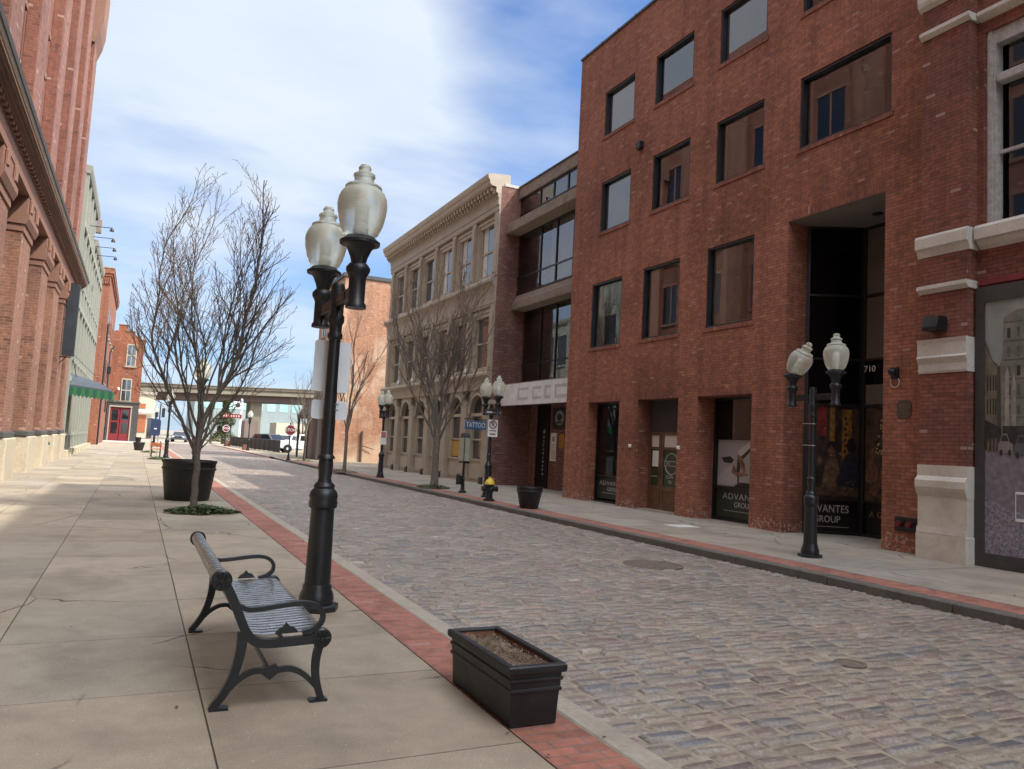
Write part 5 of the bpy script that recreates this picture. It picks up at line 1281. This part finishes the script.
# plants in the big planter: something pale
# ------------------------------------------------------------------ hydrant
hy = thing('fire_hydrant', 'dark fire hydrant with a yellow bonnet standing at the right kerb', 'fire hydrant', (9.62, 21.1, 0))
c = (9.62, 21.1, 0)
MB().lathe([(.17,0),(.17,.05),(.11,.07),(.105,.3),(.13,.31),(.13,.36),(.11,.37),(.11,.44),(.15,.45),(.15,.49)], c, 20).build('barrel', M['navy'], hy, smooth=True)
MB().lathe([(.155,.49),(.155,.52),(.14,.55),(.11,.60),(.07,.64),(.045,.66),(.045,.70),(.02,.71)], c, 20).build('bonnet', M['yellow'], hy, smooth=True)
m = MB().lathe([(.075,0),(.075,.19),(.09,.19),(.09,.23)], (c[0]-.0, c[1]-.05, .36), 14, axis='x').lathe([(.06,-.2),(.06,0)], (c[0], c[1], .36), 14, axis='x').lathe([(.075,-.24),(.075,-.2)], (c[0],c[1],.36), 14, axis='x').lathe([(.06,-.24),(.075,-.22),(.075,-.18),(.055,-.18),(.055,0)], (c[0], c[1], .34), 14, axis='y')
m.build('outlet', M['navy'], hy)
# ------------------------------------------------------------------ totem beside the lamp
kt = thing('notice_post', 'slim black post with a tall framed notice case left of the hydrant', 'notice post', (10.12, 24.4, 0))
MB().lathe([(.13,0),(.13,.05),(.09,.08),(.07,.12),(.055,.45),(.07,.47),(.05,.5),(.04,.8),(.055,.82),(.04,.85),(.035,1.9)], (10.12,24.4,0), 14).build('post', M['black'], kt, smooth=True)
m = MB().prism([(24.17,1.0),(24.63,1.0),(24.63,1.86),(24.56,1.98),(24.4,2.03),(24.24,1.98),(24.17,1.86)], 10.01, 10.23, 'x')
m.build('case', M['black'], kt, bevel=.01)
MB().box(10.03, 10.21, 24.155, 24.168, 1.08, 1.86).box(9.995,10.008,24.2,24.6,1.08,1.86).build('notice_sheet', simple('green_notice', (.34,.36,.28), .6, .12, 6), kt)
MB().lathe([(.1,0),(.1,.3)], (9.97,24.4,.28), 12).build('side_box', M['black'], kt)

# ------------------------------------------------------------------ trees (bare)
def branch(mb, tw, p, d, L, r, lvl, rr, env, leader, stats, dens):
    seg = max(3, int(L/ (.22 if lvl < 2 else .12)))
    pts = [p.copy()]; rad = [r]; dirs = [d.copy()]
    for i in range(seg):
        k = .10 if lvl == 0 else (.13 if lvl == 1 else .2)
        d = (d + Vector((rr.gauss(0,k), rr.gauss(0,k), rr.gauss(0,k*.6))) + Vector((0,0,1))*(.06 if lvl < 2 else .04)).normalized()
        if env and lvl < 3:
            c_, fn = env
            h_ = Vector((p.x-c_.x-.03*p.z, p.y-c_.y, 0)); e_ = fn(p.z)
            if h_.length > e_*.9 and lvl == 0: d = (d - h_.normalized()*.10 + Vector((0,0,.06))).normalized()
            if h_.length > e_*(1.0+.12*rr.random()) and (lvl or i > seg*.45): break
        p = p + d*(L/seg); pts.append(p.copy()); dirs.append(d.copy())
        rad.append(max(r*(1-.86*(i+1)/seg), .0042))
    if len(pts) < 2: return
    seg = len(pts)-1
    (mb if r > .012 else tw).tube(pts, rad, 7 if r > .03 else (5 if r > .012 else 3), cap=False)
    if lvl >= 3: return
    nch = int(L*(dens[lvl]))
    side = rr.random()*6.28
    for i in range(nch):
        t = .22 + .76*(i+rr.random())/nch
        f = t*seg; a = min(int(f), seg-1)
        pp = pts[a].lerp(pts[a+1], f-a); dd = dirs[a]
        side += 2.4 + rr.uniform(-.5,.5)
        o = dd.orthogonal().normalized(); o2 = dd.cross(o)
        out = o*math.cos(side) + o2*math.sin(side)
        ang = R(rr.uniform(20, 42)) if lvl else R(rr.uniform(18,38))
        nd = (dd*math.cos(ang) + out*math.sin(ang) + Vector((0,0,.16))).normalized()
        ln = L*(1-t*.70)*rr.uniform(.26,.48)*(1.0 if lvl < 2 else .9)
        ln = max(ln, .12)
        branch(mb, tw, pp, nd, ln, max(rad[a]*rr.uniform(.45,.65), .0040), lvl+1, rr, env, leader, stats, dens)
def make_tree(name, label, loc, H, fork, r0, limbs, seed, barkm, dens=(3.4,4.6,5.5), lean=(0,0), group='bare street trees', env=None):
    rr = random.Random(seed)
    t = thing(name, label, 'tree', loc, group)
    b = Vector(loc)
    tm = MB(); k = 7
    pts = [b+Vector((lean[0]*i/k*fork + rr.uniform(-.012,.012), lean[1]*i/k*fork, fork*i/k-.03)) for i in range(k+1)]
    tm.tube(pts, [r0*1.35, r0*1.08] + [r0*(1-.12*i/k) for i in range(2, k+1)], 14)
    tm.build('trunk', barkm, t, smooth=True)
    lm, tw = MB(), MB()
    for (az, inc, ln, rk, up) in limbs:
        d = Vector((math.cos(R(az))*math.sin(R(inc)), math.sin(R(az))*math.sin(R(inc)), math.cos(R(inc))))
        a0, i0 = limbs[0][0], limbs[0][1]
        s_ = pts[-1] - (Vector((0,0,up)) if up >= 0 else Vector((math.cos(R(a0))*math.sin(R(i0)), math.sin(R(a0))*math.sin(R(i0)), math.cos(R(i0))))*up)
        branch(lm, tw, s_, d, ln, r0*rk, 0, rr, (b, env) if env else None, 0, 0, dens)
    lm.build('limbs', barkm, t, smooth=True); tw.build('crown', M['twig'], t)
    return t
make_tree('bare_tree', 'bare vase shaped tree in front of the large round planter', (1.15, 16.58, 0), 7.3, 1.05, .07,
    [(10,3,6.2,.80,.05),(170,12,6.0,.52,.0),(-10,14,5.4,.42,-.12),(190,21,5.2,.40,-.05),(5,25,4.4,.34,-.25),(100,12,5.0,.36,-.3),(270,13,5.0,.36,-.4),(175,16,5.2,.40,-.5),(355,17,4.6,.36,-.75),(200,28,3.6,.28,-.3),(340,29,3.3,.26,-.5),(160,12,4.6,.36,-.9),(20,13,4.2,.32,-1.2),(185,34,2.8,.22,-.1),(-5,34,2.8,.22,-.2)], 8, M['bark'], dens=(5.2,5.8,4.6), env=lambda z: (max(.12, .12+(z-.9)*.8) if z < 2.6 else (1.5 if z < 4.2 else max(.25, 1.5-(z-4.2)*.3))))
make_tree('bare_tree', 'bare upright tree before the beige iron front', (9.93, 26.65, 0), 8.7, 2.2, .13,
    [(90,4,6.9,.55,.05),(0,18,6.6,.42,.1),(180,19,6.6,.42,.2),(150,30,5.8,.36,.4),(330,29,5.8,.36,.45),(240,17,6.2,.36,.2),(60,20,6.2,.36,.15),(200,36,4.9,.3,.55),(20,38,4.6,.28,.6),(120,10,6.7,.38,0),(300,11,6.6,.38,.1),(170,13,6.6,.36,.0),(350,12,6.5,.36,.05)], 21, M['bark2'], dens=(3.6,4.2,3.4), env=lambda z: (max(.2, .2+(z-2)*.85) if z < 4.2 else (2.3 if z < 7.4 else max(.4, 2.3-(z-7.4)*.9))))
make_tree('bare_tree', 'slender bare tree in front of the orange side wall', (9.3, 37.6, 0), 8.6, 2.4, .085,
    [(90,3,6.2,.7,.05),(0,14,5.2,.5,.2),(180,13,5.2,.5,.3),(300,20,4.4,.45,.5),(60,22,4.4,.45,.4),(220,22,4.2,.4,.7)], 5, M['bark2'], dens=(3.0,3.6,3.0))
make_tree('bare_tree', 'slender bare tree beside the near stop sign', (10.23, 52.4, 0), 8.6, 2.4, .085,
    [(90,3,6.2,.7,.05),(0,15,5.2,.5,.2),(180,14,5.2,.5,.3),(300,22,4.4,.45,.5),(60,24,4.4,.45,.4),(220,24,4.2,.4,.7)], 15, M['bark2'], dens=(3.0,3.6,3.0))
for i, (x, y, h, lab) in enumerate(((17.5,92,8,'bare tree leaning over the parked cars by the viaduct pier'),(9.9,120,7,'bare tree left of the conifer under the viaduct'),(24,110,9,'bare tree behind the white pickup'),(28,118,9,'tall bare tree right of the white pickup, against the viaduct'))):
    make_tree('bare_tree', lab, (x, y, 0), h, 1.8, .16, [(90,5,5.5,.7,.1),(0,25,5,.55,.2),(180,28,5,.55,.3),(270,30,4.4,.5,.3),(45,35,4.2,.45,.5),(140,40,4,.45,.5)], 30+i, M['bark'], dens=(2.2,2.6,0))
# tree pits with ground cover
def pit(label, c, rx, ry, nlf, seed):
    rr = random.Random(seed); m = MB()
    for k in range(nlf):
        a = rr.uniform(0, 6.283); q = math.sqrt(rr.random())*(.86+.1*math.sin(3*a+seed)+.07*math.sin(7*a)); x = c[0]+rx*q*math.cos(a); y = c[1]+ry*q*math.sin(a)
        h = rr.uniform(.015, .17)*(1.12-q); s = rr.uniform(.02,.045); t = rr.uniform(0,6.3); ti = rr.uniform(-.5,.5)
        u = Vector((math.cos(t), math.sin(t), ti))*s; v = Vector((-math.sin(t), math.cos(t), rr.uniform(-.4,.4)))*s*.6
        p = Vector((x,y,h+.01)); m.add([p-u, p+v, p+u, p-v], [(0,1,2,3)])
    tag(m.build('ground_cover', M['leaf'], loc=(c[0],c[1],0)), label, 'ground cover', kind='stuff')
    tag(MB().lathe([(1,0),(.98,.012),(.02,.014)], (0,0,0), 28).build('pit_soil', M['soil']), kind='structure')
    o = COL.objects[-1]; o.scale = (rx*.9, ry*.9, 1); o.location = (c[0], c[1], 0)
pit('low green ground cover round the trunk of the nearest bare tree', (1.3, 16.6), .78, .5, 2600, 1)
pit('dark ground cover round the tree before the beige iron front', (9.85, 26.6), .7, .75, 900, 2)
pit('mulched tree pit with scant ground cover by the orange wall', (9.3, 37.6), .7, .8, 300, 3)
pit('mulched tree pit by the near stop sign', (10.2, 52.4), .7, .9, 200, 4)
pit('grass patch in the left pavement short of the orange seated bench', (1.15, 45.5), .5, .9, 900, 5)
pit('farther grass patch in the left pavement beyond the orange seated bench', (1.0, 58), .6, 1.2, 900, 6)

# ------------------------------------------------------------------ far left street furniture
ib = thing('information_board', 'navy information board on two pale posts by the left kerb', 'information board', (1.1, 52, 0))
MB().prism(rounded(.8, 1.36, 1.2, 2.22, .15), 52, 52.08, 'y').build('panel', M['pan'], ib)
for x in (.9, 1.26): MB().box(x-.035, x+.035, 52.01, 52.07, 0, 1.25).build('post', M['conc2'], ib)
MB().box(1.0, 1.16, 51.99, 52, 1.6, 1.66).build('label_strip', M['signw'], ib)
fb = thing('bench', 'small distant bench with orange slats and black legs on the left kerb', 'bench', (1.05, 49.5, 0))
for k in range(5): MB().cbox(.85, 1.45, 49.2+k*.12, 49.29+k*.12, .44, .48, .01).build('slat', M['orange'], fb)
MB().cbox(.85, 1.45, 49.82, 49.86, .58, .8, .01).build('backrest', M['orange'], fb)
for x in (.92, 1.38):
    MB().tube([(x,49.2,0),(x,49.25,.44),(x,49.8,.42),(x,49.9,.9)], .03, 6).tube([(x,49.85,0),(x,49.75,.44)], .03, 6).build('leg', M['black'], fb)
pt2 = pot('round_planter', 'small dark planter bucket far along the left pavement', (.3, 62, 0), .28, .4, .6, 20)
pt3 = pot('round_planter', 'dark urn planter near the red doored porch', (.3, 86, 0), .2, .3, .7, 20)
# ------------------------------------------------------------------ stop signs
def stop_sign(x, y, z, label, size=.38, sgn=1, txt=True):
    t = thing('stop_sign', label, 'stop sign', (x, y, 0), 'stop signs')
    m = MB(); m.lathe([(.16,0),(.16,.06),(.09,.1),(.06,.4),(.05,.42),(.04,z+.5)], (x,y,0), 12); m.build('post', M['black'], t)
    o = [(x+size*math.cos(R(22.5+45*i)), z+size*math.sin(R(22.5+45*i))) for i in range(8)]
    i_ = [(x+size*.9*math.cos(R(22.5+45*i)), z+size*.9*math.sin(R(22.5+45*i))) for i in range(8)]
    MB().prism(o, y-.075, y-.06, 'y').build('border', M['signw'], t)
    MB().prism(i_, y-.08, y-.075, 'y').build('face', M['redsign'], t)
    text('STOP', size*.72, (x, y-.081, z), (1,0,0), (0,0,1), M['signw'], t)
    return t
stop_sign(9.3, 53, 2.0, 'nearer stop sign in front of the white pickup')
stop_sign(9.6, 97, 2.1, 'farther stop sign in front of the conifer', .42)
# ------------------------------------------------------------------ vehicles
def vehicle(name, label, cat, prof, cabin, W, wheels, rw, mat, loc, rot, glassy, lights):
    """side profile in (length, height); built facing +X at the origin, then placed"""
    t = thing(name, label, cat, (0,0,0))
    b = MB().prism(prof, -W/2, W/2, 'y'); b.build('body', mat, t, bevel=.06)
    c = MB(); k = len(cabin)
    hi = max(p[1] for p in cabin); lo = min(p[1] for p in cabin)
    def wy(z): return W/2 - .03 - .16*(z-lo)/(hi-lo)
    vs = [(p[0], -wy(p[1]), p[1]) for p in cabin] + [(p[0], wy(p[1]), p[1]) for p in cabin]
    c.add(vs, [tuple(range(k)), tuple(range(2*k-1,k-1,-1))] + [(i, k+i, k+(i+1)%k, (i+1)%k) for i in range(k)])
    c.build('cabin', mat, t, bevel=.05)
    for gp in glassy:
        for s in (-1, 1):
            m = MB(); q = len(gp)
            vs = [(p[0], s*(wy(p[1])+.012), p[1]) for p in gp] + [(p[0], s*(wy(p[1])-.03), p[1]) for p in gp]
            m.add(vs, [tuple(range(q)), tuple(range(2*q-1,q-1,-1))] + [(i, q+i, q+(i+1)%q, (i+1)%q) for i in range(q)]).build('side_window', M['glassD'], t)
    # front and rear screens follow the cabin slopes
    for (a, b2, nm) in ((cabin[-1], cabin[-2], 'windscreen'), (cabin[0], cabin[1], 'rear_window')):
        A = Vector((a[0],0,a[1])); B = Vector((b2[0],0,b2[1])); d = B-A
        nrm = Vector((d.z,0,-d.x)).normalized()*(1 if nm == 'windscreen' else -1)
        p0, p1 = A+d*.1+nrm*.012, A+d*.88+nrm*.012
        w0, w1 = wy(p0.z)-.1, wy(p1.z)-.1
        m = MB(); o = nrm*-.03
        q = [(p0.x,-w0,p0.z),(p0.x,w0,p0.z),(p1.x,w1,p1.z),(p1.x,-w1,p1.z)]
        m.add(q + [(v[0]+o.x, v[1], v[2]+o.z) for v in q], [(0,1,2,3),(7,6,5,4),(0,4,5,1),(1,5,6,2),(2,6,7,3),(3,7,4,0)]).build(nm, M['glassD'], t)
    for wx in wheels:
        for s in (-1, 1):
            y0_ = s*(W/2-.06)
            wh = MB().lathe([(rw*.7,-.12),(rw*.95,-.12),(rw,-.08),(rw,.08),(rw*.95,.12),(rw*.7,.12)], (wx, y0_, rw), 26, axis='y').build('wheel', M['tyre'], t)
            MB().lathe([(rw*.66,-.02),(rw*.6,s*.1),(rw*.2,s*.125),(.03,s*.125)], (wx, y0_, rw), 20, axis='y').build('rim', M['alu'], wh)
    xf, xr = max(p[0] for p in prof), min(p[0] for p in prof)
    for s in (-1, 1):
        MB().cbox(xf-.12, xf+.015, s*(W/2-.36)-.18, s*(W/2-.36)+.18, lights[0], lights[0]+.16, .02).build('headlight', M['lampw'], t)
        MB().cbox(xr-.015, xr+.1, s*(W/2-.17)-.1, s*(W/2-.17)+.1, lights[1], lights[1]+.3, .02).build('tail_light', M['taill'], t)
    MB().cbox(xf-.1, xf+.05, -W/2+.05, W/2-.05, .36, .58, .03).cbox(xr-.05, xr+.1, -W/2+.05, W/2-.05, .36, .58, .03).build('bumper', M['greyframe'], t)
    MB().box(xf-.02, xf+.03, -.55, .55, lights[0]-.02, lights[0]+.14).build('grille', M['blackm'], t)
    t.location = loc; t.rotation_euler.z = rot
    return t
pk = [(-2.8,.5),(-2.8,1.15),(2.0,1.15),(2.75,1.05),(2.85,.9),(2.85,.45),(2.3,.4),(-2.3,.4)]
vehicle('pickup_truck', 'white crew cab pickup parked side on in the lot behind the near stop sign', 'pickup truck', pk, [(-.9,1.13),(-.75,1.8),(.75,1.84),(1.45,1.13)], 1.95, (-1.85,1.85), .4, M['carw'], (14.85, 75.8, 0), 0, [[(-.75,1.2),(-.66,1.68),(.02,1.7),(.02,1.2)],[(.1,1.2),(.1,1.7),(.66,1.7),(1.15,1.2)]], (.82,.8))
sv = [(-2.3,.4),(-2.35,1.0),(-2.2,1.1),(1.3,1.1),(2.15,1.0),(2.25,.75),(2.25,.4)]
cabs = [(-2.25,1.08),(-1.9,1.68),(.4,1.72),(1.25,1.08)]
vehicle('dark_suv', 'dark suv parked behind the mesh fence left of the white pickup', 'suv', sv, cabs, 1.9, (-1.4,1.45), .36, M['card'], (13.2, 86, 0), R(-60), [[(-2.0,1.14),(-1.75,1.58),(-.8,1.6),(-.8,1.14)],[(-.7,1.14),(-.7,1.6),(.3,1.62),(.95,1.14)]], (.8,.85))
vehicle('white_suv', 'white suv with dark windows parked beside the dark suv', 'suv', sv, cabs, 1.9, (-1.4,1.45), .36, M['carw'], (16.0, 93, 0), R(-120), [[(-2.0,1.14),(-1.75,1.58),(-.8,1.6),(-.8,1.14)],[(-.7,1.14),(-.7,1.6),(.3,1.62),(.95,1.14)]], (.8,.85))
sd = [(-2.3,.35),(-2.35,.8),(-2.2,.95),(1.0,.95),(2.1,.82),(2.25,.6),(2.25,.35)]
cbs = [(-1.7,.93),(-1.0,1.42),(.2,1.44),(1.05,.93)]
vehicle('silver_sedan', 'silver sedan roof showing over the far end of the mesh fence', 'car', sd, cbs, 1.8, (-1.4,1.4), .33, M['cars'], (13.6, 98, 0), R(-100), [[(-1.3,.98),(-.9,1.35),(-.35,1.37),(-.35,.98)],[(-.27,.98),(-.27,1.37),(.15,1.37),(.75,.98)]], (.66,.62))
vehicle('slate_car', 'slate blue car driving toward the camera under the viaduct', 'car', sd, cbs, 1.85, (-1.4,1.4), .33, M['carb'], (5.6, 118, -.05), R(-97), [[(-1.3,.98),(-.9,1.35),(-.35,1.37),(-.35,.98)],[(-.27,.98),(-.27,1.37),(.15,1.37),(.75,.98)]], (.66,.62))
# ------------------------------------------------------------------ lot fence, far signs
fn = thing('lot_fence', 'dark mesh fence along the parking lot beyond the near stop sign', 'fence', (11.4, 85, 0))
A, B = Vector((11.9, 72.5, 0)), Vector((10.6, 101, 0)); N_ = 12
for k in range(N_+1):
    p = A.lerp(B, k/N_); MB().tube([(p.x,p.y,0),(p.x,p.y,1.2)], .035, 6).build('post', M['black'], fn)
d_ = (B-A).normalized(); nn = Vector((-d_.y, d_.x, 0))*.008
m = MB(); m.add([A+nn+Vector((0,0,.08)), B+nn+Vector((0,0,.08)), B+nn+Vector((0,0,1.12)), A+nn+Vector((0,0,1.12)), A-nn+Vector((0,0,.08)), B-nn+Vector((0,0,.08)), B-nn+Vector((0,0,1.12)), A-nn+Vector((0,0,1.12))], [(0,1,2,3),(7,6,5,4),(0,4,5,1),(1,5,6,2),(2,6,7,3),(3,7,4,0)])
m.build('mesh_screen', M['fence'], fn)
MB().tube([A+Vector((0,0,1.15)), B+Vector((0,0,1.15))], .03, 6).build('top_rail', M['black'], fn)
for (x, y, lab) in ((9.9, 80.3, 'nearer small square brick planter box by the mesh fence'), (10.1, 99.2, 'farther small square brick planter box by the mesh fence')):
    t = thing('planter_box', lab, 'planter', (x, y, 0))
    MB().cbox(x-.3, x+.3, y-.3, y+.3, 0, .5, .02).build('box', M['brickP'], t); MB().box(x-.24, x+.24, y-.24, y+.24, .5, .52).build('soil', M['soil'], t)
rs_ = thing('restaurant_sign', 'pole sign with a white box above a long red panel before the conifer', 'sign', (11.6, 107, 0))
MB().box(12.2, 12.45, 107.3, 107.5, 0, 6.2).build('pole', M['alu'], rs_)
MB().cbox(9.9, 12.4, 107, 107.28, 3.55, 4.1, .03).build('red_panel', M['redsign'], rs_)
MB().cbox(11.2, 12.5, 107, 107.28, 4.75, 5.75, .05).build('white_box', M['signw'], rs_)
MB().prism([(11.85+.32*math.cos(t*.5236), 5.25+.28*math.sin(t*.5236)) for t in range(12)], 106.98, 107, 'y').build('dark_mark', M['greyframe'], rs_)
for k in range(7): MB().box(10.1+k*.31, 10.27+k*.31, 106.98, 107, 3.7, 3.95).build('letter_block', simple('dull_letter', (.5,.3,.25)), rs_)
cn = thing('conifer', 'dense olive green conifer under the viaduct beyond the far stop sign', 'tree', (11.2, 116, 0))
MB().lathe([(.3,0),(.25,4)], (11.2,116,0), 10).build('trunk', M['bark'], cn)
m = MB(); rr = random.Random(44)
for k in range(6500):
    z = rr.uniform(.3, 6.2); q = (1-(z/6.8)**1.5)*2.1*(.82+.3*math.sin(z*2.1+rr.random())); a = rr.uniform(0,6.283); rad = q*math.sqrt(rr.uniform(.25,1))
    p = Vector((11.2+rad*math.cos(a), 116+rad*math.sin(a), z)); s = rr.uniform(.08,.2)
    u = Vector((math.cos(a), math.sin(a), rr.uniform(-.5,.6)))*s; v = Vector((-math.sin(a), math.cos(a), rr.uniform(-.4,.4)))*s*.6
    m.add([p-u, p+v, p+u, p-v], [(0,1,2,3)])
m.build('crown', M['conif'], cn)
# ------------------------------------------------------------------ viaduct and what lies beyond
vd = thing('viaduct', 'long tan concrete viaduct crossing the far end of the street', 'viaduct', (20, 172, 0))
def slope(m): 
    m.v = [(x, y, z + (x-10)*.034 if z > 5 else z) for (x, y, z) in m.v]; return m
slope(MB().box(-60, 140, 170, 182, 9.9, 10.9).box(-60, 140, 169.8, 170.0, 10.9, 11.05)).build('parapet', M['viad'], vd)
slope(MB().box(-60, 140, 169.7, 169.99, 10.35, 10.45)).build('rail', M['viadd'], vd)  # dark strip along the parapet, added as a painted shadow band
for k in range(40): slope(MB().box(-58+k*5, -57.8+k*5, 169.9, 169.99, 9.95, 10.85)).build('parapet_joint', M['viadd'], vd)
slope(MB().box(-60, 140, 169.3, 182.5, 9.3, 9.9)).build('deck', M['viad'], vd)
slope(MB().box(-60, 140, 170.6, 181.5, 8.0, 9.298)).build('girder', M['viadd'], vd)
for x in (-35, -8, 21.5, 49, 78, 106):
    MB().cbox(x, x+2.4, 172, 179, -.2, 8.3+max(0,(x-10)*.034), .1).build('pier', M['viad'], vd)
lo_ = thing('storefront_building', 'low cream building with orange panels left of the road under the viaduct', 'building', (-4, 146, 0))
MB().box(-14, 2.6, 146, 160, -.1, 7.4).build('wall', M['creamw'], lo_)
MB().box(-14, 2.8, 145.7, 160, 7.402, 7.9).build('roof', M['conc2'], lo_)
MB().box(-3, 1.4, 145.9, 146, .9, 3.9).box(-.6,1.2,145.9,146,5.0,5.8).build('orange_panel', M['orange'], lo_)
MB().box(1.7,2.5,145.9,146,.0,3.4).box(-2,-.8,145.88,145.899,4.4,5.3).build('window', M['glassD'], lo_)
MB().cbox(-1.5,2.7,145.2,145.6,4.3,4.7,.05).build('sign_strip', M['signw'], lo_)
tl = thing('traffic_signal', 'black traffic signal heads on a pole beyond the red doored porch', 'traffic signal', (3.1, 128, 0))
MB().tube([(3.1,128,0),(3.1,128,5.4)], .1, 8).build('pole', M['greyframe'], tl)
for z in (4.1,): 
    for dx in (-.45,.45): MB().cbox(3.1+dx-.22, 3.1+dx+.22, 127.7, 128, z-.7, z+.7, .05).build('signal_head', M['black'], tl)
fw_ = thing('far_warehouse', 'pale green glass fronted block beyond the viaduct', 'building', (40, 262, 0))
MB().box(16, 120, 262, 300, -.2, 14.5).build('wall', M['pale'], fw_)
gz_ = simple('pale_green_glazing', (.28,.48,.46), .3, .2, .2, pos=True)
for k in range(24): MB().box(18+k*4, 20.6+k*4, 261.9, 262, 9.2, 13.2).build('window', gz_, fw_)
MB().box(15.8, 120.2, 261.6, 300, 14.502, 15.1).build('roof', M['conc2'], fw_)
hs = thing('far_brick_house', 'far tan and brick buildings behind the parked cars', 'building', (28, 150, 0))
MB().box(18, 20.4, 150, 158, -.1, 3.9).prism([(18,3.9),(20.4,3.9),(19.2,4.6)], 150, 158, 'y').build('wall', simple('dull_brick', (.15,.11,.09), .9, .15, .6), hs)
MB().box(24, 50, 152, 160, -.1, 4.0).build('annex', M['creamw'], hs)

# dry leaves and grit gathered along the left kerb and scattered over the pavement
lf = MB(); rl = random.Random(77)
for k in range(170):
    if k < 120: x, y, z = rl.choice((2.45, 2.74, 2.1)) + rl.gauss(0,.05), rl.uniform(3, 24), .004
    else: x, y, z = rl.uniform(-2.6, 2.0), rl.uniform(3.4, 22), .004
    if x > 2.69: z = -.02
    t = rl.uniform(0, 6.3); s = rl.uniform(.006, .022); u = Vector((math.cos(t), math.sin(t), rl.uniform(-.1,.3)))*s; v = Vector((-math.sin(t), math.cos(t), rl.uniform(-.1,.3)))*s*.6
    p = Vector((x, y, z+.006)); lf.add([p-u, p+v, p+u, p-v], [(0,1,2,3)])
tag(lf.build('leaf_litter', simple('dry_leaf', (.13,.085,.045), .9, .4, 3, bump=0, pos=True)), 'tiny dry leaves scattered along the left kerb and pavement', 'leaf litter', kind='stuff')
